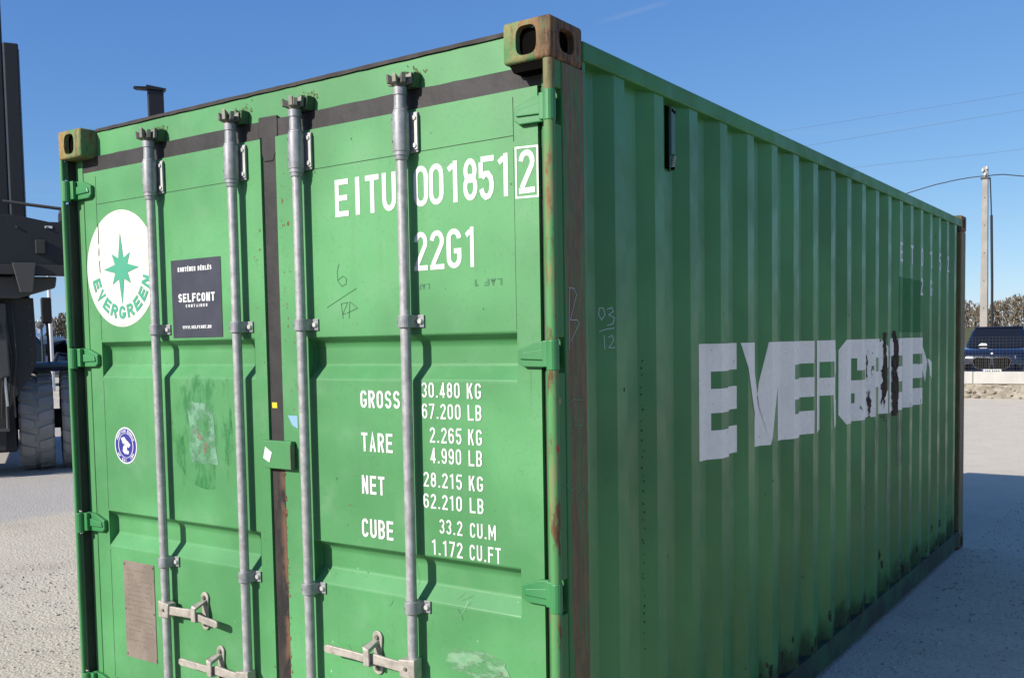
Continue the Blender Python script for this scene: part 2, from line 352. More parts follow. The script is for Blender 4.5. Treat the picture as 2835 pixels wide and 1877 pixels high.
def stroke(pts, s, closed=False, sy=None):
    """quads along a polyline of width s"""
    P = []
    for p in pts:
        p = Vector(p).to_2d()
        if not P or (p-P[-1]).length > 1e-7: P.append(p)
    if closed and (P[0]-P[-1]).length < 1e-7: P.pop()
    n = len(P); nor = []
    for i in range(n):
        a = P[i]-P[i-1] if (i > 0 or closed) else None; b = P[(i+1) % n]-P[i] if (i < n-1 or closed) else None
        ns = [Vector((-d.y, d.x)).normalized() for d in (a, b) if d is not None and d.length > 1e-9]
        if len(ns) == 2:
            m = ns[0]+ns[1]
            if m.length < 1e-3: m = ns[0]
            m.normalize(); m = m/max(.45, m.dot(ns[0]))
        else: m = ns[0]
        nor.append(m*s/2)
    L = [P[i]+nor[i] for i in range(n)]; Rr = [P[i]-nor[i] for i in range(n)]
    return [[L[i], L[(i+1) % n], Rr[(i+1) % n], Rr[i]] for i in range(n if closed else n-1)]
WID = {'I': .22, '1': .40, '.': .2, 'M': .62, 'W': .75, ' ': .3}
def text2d(txt, x0, z0, h, width=None, s=.15, cw=.46, gap=.12, pitch=None, each=False):
    """list of (layer, polygon) in metres; letters h tall"""
    out = []; u = 0; L = []
    for ch in txt:
        ww = WID.get(ch, cw)
        if pitch: L.append((u+(pitch-ww)/2, ww)); u += pitch
        else: L.append((u, ww)); u += ww+gap
    tot = u-(0 if pitch else gap); k = (width/(tot*h)) if width else 1
    for ch, (a, ww) in zip(txt, L):
        one = []
        for li, (pl, cl) in enumerate(glyph(ch, ww, s)):
            for qd in stroke(pl, s, cl): one.append((li, [(x0+(a+p.x)*h*k, z0+p.y*h) for p in qd]))
        out.append(one)
    return out if each else [p for o in out for p in o]
def flat_door(polys, yface, lift=.0012):
    mb = MB()
    for li, p in polys: mb.poly([(x, yface-lift-li*.00015, z) for x, z in p])
    return mb
# side wall profile -------------------------------------------------
XO, XI, P0, PP = 2.430, 2.394, .378, .2775
PROF = [(.185, XO), (.203, XO), (.238, XI), (.3095, XI)]
for k in range(20):
    a = P0+PP*k; PROF += [(a, XO), (a+.069, XO), (a+.137, XI), (a+.209, XI)]
PROF = PROF[:-1]+[(5.875, XI)]
def side_x(y):
    for (a, xa), (b, xb) in zip(PROF, PROF[1:]):
        if a <= y <= b: return xa+(xb-xa)*(y-a)/(b-a)
    return XO
def clip(poly, y, keep_greater):
    out = []; n = len(poly)
    for i in range(n):
        p, q_ = poly[i], poly[(i+1) % n]; ip = (p[0] >= y) == keep_greater; iq = (q_[0] >= y) == keep_greater
        if ip: out.append(p)
        if ip != iq and abs(q_[0]-p[0]) > 1e-12:
            t = (y-p[0])/(q_[0]-p[0]); out.append((y, p[1]+t*(q_[1]-p[1])))
    return out
def on_side(polys, lift=.0015):
    mb = MB()
    for li, poly in polys:
        lo = min(p[0] for p in poly); hi = max(p[0] for p in poly)
        for (a, xa), (b, xb) in zip(PROF, PROF[1:]):
            if b <= lo or a >= hi: continue
            pp = clip(clip(poly, a, True), b-1e-9, False)
            if len(pp) < 3: continue
            mb.poly([(xa+(xb-xa)*(y-a)/(b-a)+lift+li*.0002, y, z) for y, z in pp])
    return mb
def blob(cx, cy, rx, ry, n=16, jit=.25, seed=1):
    rn = random.Random(seed); return [(cx+rx*math.cos(2*math.pi*i/n)*(1+rn.uniform(-jit, jit)), cy+ry*math.sin(2*math.pi*i/n)*(1+rn.uniform(-jit, jit))) for i in range(n)]

# ------------------------------------------------------------------ ground
def ground_mat():
    n = NT('compacted_pale_gravel')
    a = n.noise(.35, detail=5); b = n.noise(2.5, detail=6, rough=.65); c0 = n.noise(38, detail=5, rough=.7); v = n.voro(55); tr = n.noise(1., (.25, 1.6, 1), detail=4)
    c = n.mix(n.rng(a, .3, .7), (.625, .55, .42), (.735, .655, .505))
    c = n.mix(n.math('MULTIPLY', n.rng(b, .45, .75), .5), c, (.52, .445, .345))
    c = n.mix(n.math('MULTIPLY', n.rng(tr, .5, .7), .35), c, (.78, .69, .54))
    c = n.mix(n.math('MULTIPLY', n.rng(c0, .50, .70), .75), c, (.36, .31, .24))
    c = n.mix(n.math('MULTIPLY', n.rng(v, .28, .05), .4), c, (.82, .715, .57))
    # grey asphalt apron where the handler stands, left of the container
    xx = n.axis('X'); yy = n.axis('Y'); edge = n.math('ADD', xx, n.math('MULTIPLY', b, .5))
    ap = n.math('MULTIPLY', n.rng(edge, -5.2, -5.6), n.rng(yy, 14, 12)); c = n.mix(n.math('MULTIPLY', ap, .8), c, n.mix(c0, (.48, .45, .41), (.55, .515, .47)))
    c = n.mix(n.math('MULTIPLY', n.math('MULTIPLY', n.rng(yy, 8., 12.), n.rng(xx, -12, -6)), .75), c, n.mix(n.rng(b, .3, .7), (.72, .635, .49), (.82, .735, .58)))
    n.bump(n.math('ADD', n.math('MULTIPLY', v, -.4), n.math('ADD', c0, n.math('MULTIPLY', b, 1.2))), .6, .016)
    return n.fin(c, .95, 0, .2)
gm = MB()
xs = [-2500, -600, -200, -90]+[-60+4*i for i in range(26)]+[60, 200, 600, 2500]; ys = [-600, -120, -40]+[-20+4*i for i in range(20)]+[90, 2500]
random.seed(3)
gv = [(x, y, 0 if (-8 < x < 8 and -10 < y < 12) or abs(x) > 100 or abs(y) > 80 else random.uniform(-.03, .02)) for y in ys for x in xs]
gm.add(gv, [(j*len(xs)+i, j*len(xs)+i+1, (j+1)*len(xs)+i+1, (j+1)*len(xs)+i) for j in range(len(ys)-1) for i in range(len(xs)-1)])
g = gm.build('ground', ground_mat(), smooth=True); g['kind'] = 'structure'

def asphalt():
    n = NT('bounce_cut_asphalt'); a = n.noise(.8, detail=5); b = n.noise(70, detail=4); c = n.mix(n.rng(a, .3, .7), (.055, .055, .056), (.085, .083, .08)); c = n.mix(n.rng(b, .55, .75), c, (.14, .135, .13)); n.bump(b, .3, .006); return n.fin(c, .9, 0, .3)
rd = MB(); xs_ = [-70+4*i for i in range(36)]; rr = random.Random(14)  # dark strip outside the view, added to cut ground bounce onto the container
ed = [(x, -.75+rr.uniform(-.12, .12)) for x in xs_]
rd.add([(x, y, .004) for x, y in ed]+[(x, -11, .004) for x in xs_], [(i, i+1, len(xs_)+i+1, len(xs_)+i) for i in range(len(xs_)-1)])
rd = rd.build('added_bounce_cut_strip', asphalt()); rd['kind'] = 'structure'
# ------------------------------------------------------------------ shipping container
cont = empty('shipping_container', 'weathered green steel shipping container with double doors and white lettering', 'container')
CX, CL, CZ = 2.438, 6.058, 2.591
DY = .060                     # outer face of the doors
def dx(x, frm=.075, to=DY):   # the doors were surveyed on another depth plane
    return x+(3.917-x)*(frm-to)/(2.354+frm)
def casting_meshes():
    """one corner casting (outer faces -y, +x, +z) with rounded edges and three apertures cut into a hollow"""
    sx_, sy_, sz = .162, .178, .118
    def solid(mb, bev=0, seg=3):
        o = mb.build('tmp', M['cast'])
        if bev: m_ = o.modifiers.new('b', 'BEVEL'); m_.width = bev; m_.segments = seg
        return o
    def oval(o_, u, v, n_, hu, hv):
        o_, u, v, n_ = map(Vector, (o_, u, v, n_)); pts = []
        for k in range(28):
            an = 2*math.pi*k/28; cs, sn = math.cos(an), math.sin(an); e = (abs(cs)**3.4+abs(sn)**3.4)**(-1/3.4); pts.append(o_+u*cs*e*hu+v*sn*e*hv)
        return MB().prism(pts, n_)
    body = solid(MB().box(0, sx_, 0, sy_, 0, sz), .011)
    cut = [solid(MB().box(.022, sx_-.022, .022, sy_-.022, .02, sz-.02)), solid(oval((sx_/2, -.02, sz/2), (1, 0, 0), (0, 0, 1), (0, .06, 0), .035, .041)),
           solid(oval((sx_+.02, sy_/2, sz/2), (0, 1, 0), (0, 0, 1), (-.06, 0, 0), .041, .033)), solid(oval((sx_/2, sy_/2, sz+.02), (1, 0, 0), (0, 1, 0), (0, 0, -.06), .031, .06))]
    for c_ in cut:
        m_ = body.modifiers.new('cut', 'BOOLEAN'); m_.operation = 'DIFFERENCE'; m_.object = c_; m_.solver = 'EXACT'
    dg = bpy.context.evaluated_depsgraph_get(); me = bpy.data.meshes.new_from_object(body.evaluated_get(dg)); me.name = 'corner_casting'
    for o_ in [body]+cut:
        d_ = o_.data; bpy.data.objects.remove(o_); bpy.data.meshes.remove(d_)
    for p in me.polygons: p.use_smooth = True
    me.set_sharp_from_angle(angle=R(38)); return me
CAST = casting_meshes()
def casting(x0, y0, z0, right, front, top):
    me = CAST.copy(); m_ = Matrix.Translation((x0, y0, z0))
    if not right: m_ = m_ @ Matrix.Translation((.162, 0, 0)) @ Matrix.Scale(-1, 4, (1, 0, 0))
    if not front: m_ = m_ @ Matrix.Translation((0, .178, 0)) @ Matrix.Scale(-1, 4, (0, 1, 0))
    if not top: m_ = m_ @ Matrix.Translation((0, 0, .118)) @ Matrix.Scale(-1, 4, (0, 0, 1))
    me.transform(m_)
    if m_.determinant() < 0: me.flip_normals()
    me.materials.clear(); me.materials.append(M['cast']); o = bpy.data.objects.new('corner_casting', me); COL.objects.link(o); o.parent = cont
    c_ = (x0+.081, y0+.089, z0+.059)
    MB().box(c_[0]-.058, c_[0]+.058, c_[1]-.066, c_[1]+.066, c_[2]-.038, c_[2]+.038).build('hollow_shade_block', M['dark'], o)  # black block fills the hollow, standing in for its inner shade
for rgt in (0, 1):
    for frt in (1, 0):
        for tp in (0, 1):
            casting(CX-.162 if rgt else 0, 0 if frt else CL-.178, CZ-.118 if tp else 0, rgt, frt, tp)
# corner posts
HZ = [2.345, 1.645, .945, .250]        # hinge heights
def front_post(right):
    mb = MB(); f = (lambda a, b: (a, b)) if right else (lambda a, b: (CX-b, CX-a))
    x0, x1 = f(2.366, 2.436); mb.box(x0, x1, .062, .183, .118, 2.473)
    segs = []; z = .118
    for h in sorted(HZ): segs.append((z, h-.05)); z = h+.05
    segs.append((z, 2.473))
    x0, x1 = f(2.409 if right else 2.4165, 2.4345)
    for a, b in segs: mb.box(x0, x1, .022, .0615, a, b)
    return mb.build('corner_post', M['post'] if right else M['post_left'], cont, bevel=.004)
front_post(True); front_post(False)
for right in (1, 0):
    x = 2.4205 if right else .0098
    MB().tube([(x, .018 if right else .0095, .118), (x, .018 if right else .0095, 2.473)], .0165 if right else .0092, 16).build('hinge_bar', M['tube'] if right else M['tube_left'], cont, smooth=True)
for right in (1, 0):
    x0, x1 = (2.30, 2.436) if right else (.002, .138)
    MB().box(x0, x1, 5.877, 6.052, .118, 2.473).build('corner_post', M['post'], cont, bevel=.01)
# header with dark roof edge, sill
MB().box(.1625, 2.2755, .076, .15, 2.479, 2.580).build('door_header', M['header'], cont, bevel=.004)
def strip(x0, x1, n, ya, yb, za, zb, ja=0, jb=0, seed=1, jy=0):
    rn = random.Random(seed); mb = MB(); vs = []; fs = []
    for i in range(n+1):
        x = x0+(x1-x0)*i/n; lo = za+rn.uniform(-ja, ja); hi = zb+rn.uniform(-jb, jb); y0 = ya+rn.uniform(-jy, jy)
        vs += [(x, y0, lo), (x, y0, hi), (x, yb, hi), (x, yb, lo)]
    for i in range(n): fs += [(4*i+k, 4*i+(k+1) % 4, 4*i+4+(k+1) % 4, 4*i+4+k) for k in range(4)]
    return mb.add(vs, fs+[(0, 1, 2, 3), tuple(range(4*n, 4*n+4))])
strip(.163, 2.2755, 50, .070, .16, 2.5805, 2.5925, .0013, .0006, 5, .001).build('roof_edge', M['darkbrown'], cont)  # thin dark brown line along the top of the header
MB().box(.163, 2.275, .04, .16, .01, .165).build('door_sill', M['rail'], cont, bevel=.006)
# side rails
for right in (1, 0):
    x0, x1 = (2.378, 2.438) if right else (0, .06)
    MB().box(x0, x1, .179, 5.879, 2.5, 2.557).build('top_side_rail', M['rail'], cont, bevel=.005)
    x0, x1 = (2.386, 2.434) if right else (.004, .052)
    mb = MB(); mb.box(x0, x1, .179, 5.879, .03, .152)
    mb.box(x0-.05 if right else x0+.02, x1-.02 if right else x1+.05, .179, 5.879, .022, .0295)
    o = mb.build('bottom_side_rail', None or M['rail'], cont, bevel=.004)
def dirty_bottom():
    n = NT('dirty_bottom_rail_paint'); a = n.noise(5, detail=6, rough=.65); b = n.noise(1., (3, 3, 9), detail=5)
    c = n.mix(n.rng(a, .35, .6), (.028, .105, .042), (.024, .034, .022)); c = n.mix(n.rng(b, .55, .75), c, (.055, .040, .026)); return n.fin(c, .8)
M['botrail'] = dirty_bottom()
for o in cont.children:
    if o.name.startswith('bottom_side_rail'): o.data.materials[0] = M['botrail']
# corrugated side panels
def side_mesh(mirror):
    vs = []; fs = []; zs = [.14, .5, 1.2, 1.9, 2.506]
    rn = random.Random(11); dents = {}
    for i, (y, x) in enumerate(PROF):
        for z in zs: vs.append(((CX-x) if mirror else x, y, z))
    m = len(zs)
    for i in range(len(PROF)-1):
        for j in range(m-1): fs.append((i*m+j, (i+1)*m+j, (i+1)*m+j+1, i*m+j+1))
    return MB().add(vs, fs)
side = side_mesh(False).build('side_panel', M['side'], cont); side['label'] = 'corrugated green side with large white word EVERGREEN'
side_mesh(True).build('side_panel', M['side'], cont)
# front-end wall (far end) and roof
mb = MB(); pr = []; x = .138
while x < 2.30:
    pr += [(x, 6.045), (x+.05, 6.045), (x+.10, 6.0), (x+.17, 6.0)]; x += .22
pr = [p for p in pr if p[0] < 2.3]+[(2.30, 6.045)]
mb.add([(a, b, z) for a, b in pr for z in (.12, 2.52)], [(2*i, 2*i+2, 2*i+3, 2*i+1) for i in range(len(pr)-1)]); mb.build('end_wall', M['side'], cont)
for z0, z1 in ((2.5, 2.585), (.02, .15)): MB().box(.162, 2.276, 5.95, 6.05, z0, z1).build('end_rail', M['rail'], cont, bevel=.005)
mb = MB(); pr = []; y = .15
while y < 5.9: pr += [(y, 2.552), (y+.1, 2.552), (y+.115, 2.568), (y+.195, 2.568)]; y += .21
pr.append((5.95, 2.552))
mb.add([(xx, a, b) for a, b in pr for xx in (.05, 2.388)], [(2*i, 2*i+1, 2*i+3, 2*i+2) for i in range(len(pr)-1)]); mb.build('roof_panel', M['side'], cont)
MB().box(.06, 2.38, .165, 5.9, .12, .15).build('floor', M['darkbrown'], cont)

# doors
TROUGH = [(1.712, 1.685, 1.615, 1.567), (1.003, .976, .906, .855)]
def door(xl, xr, st_l, st_r, left):
    """door leaf: frame with a panel pressed into two horizontal troughs"""
    mb = MB(); zb, zt = .175, 2.418; y = DY; d = y+.038; yb = y+.048
    prof = [(zt, y)]
    for a, b, c, e in TROUGH: prof += [(a, y), (b+.006, d-.006), (b-.008, d), (c, d), (e, y)]
    prof += [(zb, y)]
    n = len(prof)
    vs = [(x, yy, z) for x in (st_l, st_r) for z, yy in prof]
    mb.add(vs, [(i, i+1, n+i+1, n+i) for i in range(n-1)])
    for a, b, c, e in TROUGH:                       # trough ends
        for x in (st_l, st_r): mb.poly([(x, y, a), (x, d-.006, b+.006), (x, d, b-.008), (x, d, c), (x, y, e)])
    for x0, x1 in ((xl, st_l), (st_r, xr)): mb.poly([(x0, y, zb), (x1, y, zb), (x1, y, zt), (x0, y, zt)])
    for (a, b) in (((xl, zb), (xl, zt)), ((xr, zb), (xr, zt)), ((xl, zt), (xr, zt)), ((xl, zb), (xr, zb))):
        mb.poly([(a[0], y, a[1]), (b[0], y, b[1]), (b[0], yb, b[1]), (a[0], yb, a[1])])
    mb.poly([(xl, yb+.004, zb), (xr, yb+.004, zb), (xr, yb+.004, zt), (xl, yb+.004, zt)])
    o = mb.build('door', M['door'], cont)
    bm = bmesh.new(); bm.from_mesh(o.data); bmesh.ops.remove_doubles(bm, verts=bm.verts, dist=.0005); bm.to_mesh(o.data); bm.free()
    b = o.modifiers.new('bevel', 'BEVEL'); b.width = .005; b.segments = 2; b.limit_method = 'ANGLE'; b.angle_limit = R(20)
    # dark hairline seams of the welded plates
    ls = []; zs = 2.283
    ls += stroke([(st_l+.002, zs), (st_r-.002, zs+.004)], .0022)
    if left: ls += stroke([(st_l+.002, zt-.02), (st_l+.001, 1.72)], .0022)+stroke([(st_l+.002, 1.55), (st_l+.001, 1.01)], .0016)+stroke([(st_l+.002, .84), (st_l+.001, .29)], .002)
    else: ls += stroke([(st_r-.002, zt-.02), (st_r-.001, 2.27)], .0022)+stroke([(st_r-.002, 2.25), (st_r-.001, 1.72)], .0008)
    ls += stroke([(st_l, .287), (st_r, .287)], .002)
    for qd in ls: flat_door([(0, [tuple(p) for p in qd])], y, .0008).build('seam', M['seam'], o)
    return o
LX0, LX1 = .078, dx(1.165); RX0, RX1 = dx(1.235), 2.354
dl = door(LX0, LX1, .165, dx(1.098), True); dl['label'] = 'left door leaf with round white star logo and dark sticker'
dr = door(RX0, RX1, dx(1.375), dx(2.260), False); dr['label'] = 'right door leaf with white number and weight markings'
# gaskets, and a strip of painted shade on the left post
strip(.03, 2.405, 40, DY+.006, .12, 2.416, 2.481, .0, .0015, 2, .0012).build('recess_shade_strip', M['rubber'], cont, bevel=.003)
MB().box(.0222, .0262, .024, .071, .17, 2.47).build('recess_shade_strip', M['rubber'], cont)  # black strip standing for the shade on the left post's inner face
MB().box(.03, LX0-.0015, DY+.012, .12, .17, 2.4155).build('recess_shade_strip', M['rubber'], cont, bevel=.003)
MB().box(RX1+.0015, 2.408, DY+.012, .12, .17, 2.4155).build('recess_shade_strip', M['rubber'], cont, bevel=.003)
cx0, cx1 = LX1+.001, RX0-.001
mb = MB(); mb.box(cx0, cx1, DY+.004, .12, 1.30, 2.4155)
mid = (cx0+cx1)/2
mb.prism([(cx0-.014, DY+.001, 2.425), (cx0-.006, DY+.001, 2.375), (cx0+.010, DY+.001, 2.335), (cx1-.010, DY+.001, 2.335), (cx1+.006, DY+.001, 2.375), (cx1+.014, DY+.001, 2.425), (cx1+.014, DY+.001, 2.492), (cx0-.014, DY+.001, 2.495)], (0, .012, 0))
mb.build('centre_seal', M['rubber'], cont, bevel=.004)
MB().box(cx0, cx1, DY+.004, .12, .17, 1.2995).build('centre_seal', M['rustgap'], cont, bevel=.003, label='rust-stained lower part of the centre seal')
# black wedge put in for the shaded gap under the right casting
MB().prism([(2.292, .012, 2.4725), (2.403, .012, 2.4725), (2.403, .012, 2.449), (2.306, .012, 2.449)], (0, .05, 0)).build('gap_shade_wedge', M['dark'], cont)
# hinges
def hinge(z, right, parent):
    sgn = 1 if right else -1; X = (lambda x: x) if right else (lambda x: CX-x)
    mb = MB(); xa, xb = X(2.283), X(2.409)
    mb.prism([(xa, DY-.0005, z-.022), (X(2.30), DY-.0005, z-.034), (xb, DY-.0005, z-.036), (xb, DY-.0005, z+.044), (X(2.345), DY-.0005, z+.038), (xa, DY-.0005, z+.016)], (0, -.017, 0))
    mb.prism([(X(2.292), DY-.0177, z-.012), (xb, DY-.0177, z-.016), (xb, DY-.0177, z+.022), (X(2.30), DY-.0177, z+.008)], (0, -.006, 0))
    mb.prism([(X(2.38), DY-.018, z-.034), (X(2.41), DY-.018, z-.034), (X(2.41), DY-.018, z+.042), (X(2.38), DY-.018, z+.042)], (0, -.018, 0))
    mb.tube([(X(2.4205), .018, z-.043), (X(2.4205), .018, z+.043)], .0185, 16)
    mb.build('hinge', M['hinge'], parent, bevel=.003)
for z in HZ: hinge(z, True, dr); hinge(z, False, dl)
# locking bars
RY = .025
RODS = [(dx(.575, .03, RY), dl), (dx(1.055, .03, RY), dl), (dx(1.390, .03, RY), dr), (dx(1.862, .03, RY), dr)]
def rod_set(i, x, par):
    rn = random.Random(40+i)
    MB().tube([(x, RY, .09), (x, RY, 2.30)], .0168, 20).build('locking_bar', M['galv'], par, smooth=True)
    # upper sleeve with its flange plate and bolts
    mb = MB(); mb.lathe([(.0168, 2.258), (.0205, 2.2585), (.0215, 2.264), (.0215, 2.271), (.0245, 2.2715), (.0245, 2.284), (.0265, 2.2845), (.0270, 2.288), (.0270, 2.400), (.0262, 2.4035), (.0235, 2.404), (.0240, 2.409), (.0215, 2.414), (.0205, 2.4145), (.0195, 2.458), (.0225, 2.4585), (.0225, 2.482), (.015, 2.484)], (x, RY, 0), (0, 0, 1), 24)
    mb.build('bar_sleeve', M['galv2'], par, smooth=True)
    for z in (2.315, 2.383): MB().tube([(x+.026*math.cos(R(225)), RY+.026*math.sin(R(225)), z), (x+.0278*math.cos(R(225)), RY+.0278*math.sin(R(225)), z)], .0042, 8).build('rivet_hole', M['dark'], par)
    MB().box(x-.046, x+.046, DY-.009, DY-.001, 2.282, 2.408).build('sleeve_plate', M['galv'], par, bevel=.003)
    MB().box(x+.0335, x+.0475, DY-.0135, DY-.0092, 2.290, 2.402).build('sleeve_strap', M['bolt'], par, bevel=.002)
    for z in (2.303, 2.388):
        for s_ in (-1, 1): MB().tube([(x+s_*.037, DY-.009, z), (x+s_*.037, DY-.018, z)], [.0085, .007], 10).build('bolt', M['bolt'], par, smooth=True)
    # cam at the top, caught in its keeper on the header
    mb = MB(); mb.lathe([(.014, 2.48), (.021, 2.486), (.024, 2.497), (.017, 2.503), (.017, 2.512), (.001, 2.513)], (x, RY, 0), (0, 0, 1), 14)
    for k, (a, hh) in enumerate(((-160, .517), (-120, .512), (-75, .521), (-30, .514), (15, .523), (60, .51))):
        a = R(a+rn.uniform(-10, 10)); c_, s_ = math.cos(a), math.sin(a); r0, r1_ = .016, .037+rn.uniform(-.004, .008)
        t_ = .0075; px, py = -s_*t_, c_*t_; zz = 2+hh+rn.uniform(-.004, .010)
        mb.prism([(x+c_*r0+px, RY+s_*r0+py, 2.487), (x+c_*r1_+px, RY+s_*r1_+py, 2.491), (x+c_*r1_*1.05+px, RY+s_*r1_*1.05+py, zz), (x+c_*r0*1.1+px, RY+s_*r0*1.1+py, zz-.010)], (-2*px, -2*py, 0))
    mb.build('bar_cam', M['camm'], par, bevel=.002)
    mb = MB(); 
    mb.prism([(x-.038, .0755, 2.484), (x+.042, .0755, 2.482), (x+.047, .0755, 2.528), (x+.024, .0755, 2.518), (x+.008, .0755, 2.535), (x-.012, .0755, 2.516), (x-.042, .0755, 2.530)], (0, -.036, 0))
    mb.build('cam_keeper', M['keeper'], cont, bevel=.002)
    mb = MB()
    for k in range(60):
        mx, mz = x+rn.gauss(0, .03), 2.522+abs(rn.gauss(0, .012)); mb.add([(mx-.003, .0745, mz), (mx+.003, .0745, mz-.001), (mx+rn.uniform(-.004, .004), .0745-rn.uniform(0, .006), mz+rn.uniform(.003, .009))], [(0, 1, 2)])
    mb.build('moss', M['moss'], cont, kind='stuff')
    # bottom cam and keeper
    mb = MB(); mb.lathe([(.017, .09), (.024, .085), (.024, .06), (.012, .055)], (x, RY, 0), (0, 0, 1), 14); mb.box(x-.035, x+.035, RY-.004, RY+.012, .06, .085); mb.build('bar_cam', M['camm'], par)
    # guide clamps
    for z in (1.755, .838, .30):
        mb = MB(); h = .020; prof = []
        for a in range(0, 181, 15): prof.append((x+.0235*math.cos(R(a)), RY-.0235*math.sin(R(a))))
        path = [(x+.052, DY-.0012), (x+.052, DY-.0065), (x+.0255, DY-.0065)]+prof+[(x-.0255, DY-.0065), (x-.052, DY-.0065), (x-.052, DY-.0012)]
        # saddle: outer path and a filled back
        mb.prism([(px, py, z-h) for px, py in path], (0, 0, 2*h)); mb.build('bar_clamp', M['galv2'] if z > .5 else M['galv'], par, bevel=.002)
        for s_ in (-1, 1): MB().tube([(x+s_*.040, DY-.0065, z), (x+s_*.040, DY-.015, z)], [.0105, .008], 10).build('bolt', M['bolt'], par, smooth=True)
        MB().tube([(x-.0235*math.cos(R(40)), RY-.0235*math.sin(R(40)), z-.003), (x-.0243*math.cos(R(40)), RY-.0243*math.sin(R(40)), z-.003)], .0045, 8).build('rivet_hole', M['dark'], par)
for i, (x, par) in enumerate(RODS): rod_set(i, x, par)
# handles: hub on the bar, flat lever, retainer plate on the door
def handle(xr_, z, sgn, par, tipdz=-.01, xret=None, length=.33, zret=None):
    Xf = lambda a: xr_+sgn*a
    MB().prism([(Xf(-.022), RY-.022, z-.034), (Xf(.04), RY-.024, z-.030), (Xf(.045), RY-.024, z+.026), (Xf(-.022), RY-.022, z+.034)], (0, .040, 0)).build('handle_hub', M['zinc'], par, bevel=.004)
    MB().tube([(Xf(.014), RY-.024, z), (Xf(.014), RY-.0285, z)], .006, 8).build('rivet_hole', M['camm'], par)
    mb = MB(); st = [(.040, .0175, 0.), (.11, .0165, .002), (.165, .018, .004), (.20, .014, .0), (.25, .0135, tipdz*.55), (length-.012, .0145, tipdz), (length, .008, tipdz)]
    ys_ = [RY-.012, RY-.010, RY-.008, RY-.012, RY-.014, RY-.016, RY-.016]
    vs = []
    for (a, hh, dz), yy in zip(st, ys_):
        th = .0052; vs += [(Xf(a), yy-th, z+dz-hh), (Xf(a), yy-th, z+dz+hh), (Xf(a), yy+th, z+dz+hh), (Xf(a), yy+th, z+dz-hh)]
    fs = [(0, 1, 2, 3), tuple(range(len(vs)-4, len(vs)))]
    for i in range(len(st)-1): fs += [(4*i+k, 4*i+(k+1) % 4, 4*i+4+(k+1) % 4, 4*i+4+k) for k in range(4)]
    mb.add(vs, fs); mb.build('door_handle', M['zinc'], par, bevel=.003)
    zr = zret or z+.012; mb = MB(); xr2 = Xf(xret)
    pts = arc(xr2, zr+.052, .022, .022, 0, 180, 10)+[(xr2-.017, zr), ]+arc(xr2, zr-.052, .022, .022, 180, 360, 10)+[(xr2+.017, zr)]
    mb.prism([(a, DY-.0012, b) for a, b in pts], (0, -.007, 0)); mb.build('handle_retainer', M['zinc'], par, bevel=.002)
    # hook arms holding the lever
    mb = MB()
    mb.prism([(xr2-.016, DY-.0085, zr+.03), (xr2+.012, DY-.0085, zr+.034), (xr2+.010, RY-.026, zr+.012), (xr2-.010, RY-.028, zr+.008), (xr2-.016, RY-.026, zr+.02)], (.004*sgn, 0, .012))
    mb.box(xr2-.012, xr2+.012, RY-.030, RY-.0225, zr-.03, zr+.022); mb.box(xr2-.012, xr2+.012, RY-.022, DY-.0085, zr-.034, zr-.026)
    mb.build('retainer_hook', M['zinc'], par, bevel=.002)
    for dz in (.052, -.052): MB().tube([(xr2, DY-.0082, zr+dz), (xr2, DY-.016, zr+dz)], [.0095, .007], 10).build('bolt', M['camm'], par, smooth=True)
handle(RODS[0][0], .652, 1, dl, -.012, .205, .335)
handle(RODS[1][0], .455, -1, dl, .004, .19, .385)
handle(RODS[2][0], .455, 1, dr, -.01, .20, .36)
handle(RODS[3][0], .640, -1, dr, .006, .18, .385)
# seal box over the centre gap
mb = MB(); mb.box(dx(1.152, .05, .035), dx(1.297, .05, .035), .036, DY-.0012, 1.247, 1.347); mb.build('seal_box', M['door'], dr, bevel=.003)
MB().box(dx(1.297, .05, .035)+.0005, dx(1.297, .05, .035)+.003, .030, .05, 1.25, 1.335).build('seal_box_flange', M['camm'], dr)
def sticker(pts, m, par, name, y=DY, lift=.0014): return MB().poly([(a, y-lift, b) for a, b in pts]).build(name, m, par)
a0 = dx(1.132, .05, .036)+.022; sticker([(a0+.012, 1.325), (a0+.046, 1.305), (a0+.032, 1.268), (a0, 1.283)], M['stwhite'], dr, 'paper_scrap', .036, .0015)
sticker([(dx(1.177), 1.482), (dx(1.203), 1.482), (dx(1.204), 1.462), (dx(1.178), 1.462)], M['yellow'], cont, 'yellow_sticker', DY+.004)
sticker([(dx(1.262), 1.438), (dx(1.312), 1.437), (dx(1.312), 1.392), (dx(1.285), 1.404)], M['lblue'], dr, 'blue_sticker_scrap')
# ------------------------------------------------ markings on the right door
def dtext(txt, xa, xb, z0, h, s=.15, cw=.46, gap=.13, name='lettering', m='white', par=None, pitch=None):
    for pl in text2d(txt, dx(xa), z0, h, dx(xb)-dx(xa), s, cw, gap, pitch, True):
        if pl: flat_door(pl, DY).build('painted_letter', M[m], par or dr)
dtext('E', 1.525, 1.587, 2.112, .123, .145, .5)
dtext('I', 1.619, 1.638, 2.112, .123, .22)
dtext('T', 1.664, 1.724, 2.112, .123, .145, .5)
dtext('U', 1.738, 1.797, 2.112, .123, .145, .5)
for ch, a, b in (('0', 1.872, 1.931), ('0', 1.935, 1.993), ('1', 2.008, 2.058), ('8', 2.070, 2.124), ('5', 2.130, 2.186), ('1', 2.200, 2.247)): dtext(ch, a, b, 2.114, .126, .132, .47)
dtext('2', 2.276, 2.332, 2.116, .125, .13, .46)
bx = [(dx(2.266), 2.250), (dx(2.342), 2.247), (dx(2.342), 2.104), (dx(2.266), 2.106)]
flat_door([(0, [tuple(p) for p in qd]) for qd in stroke(bx, .006, True)], DY).build('number_frame', M['white'], dr)
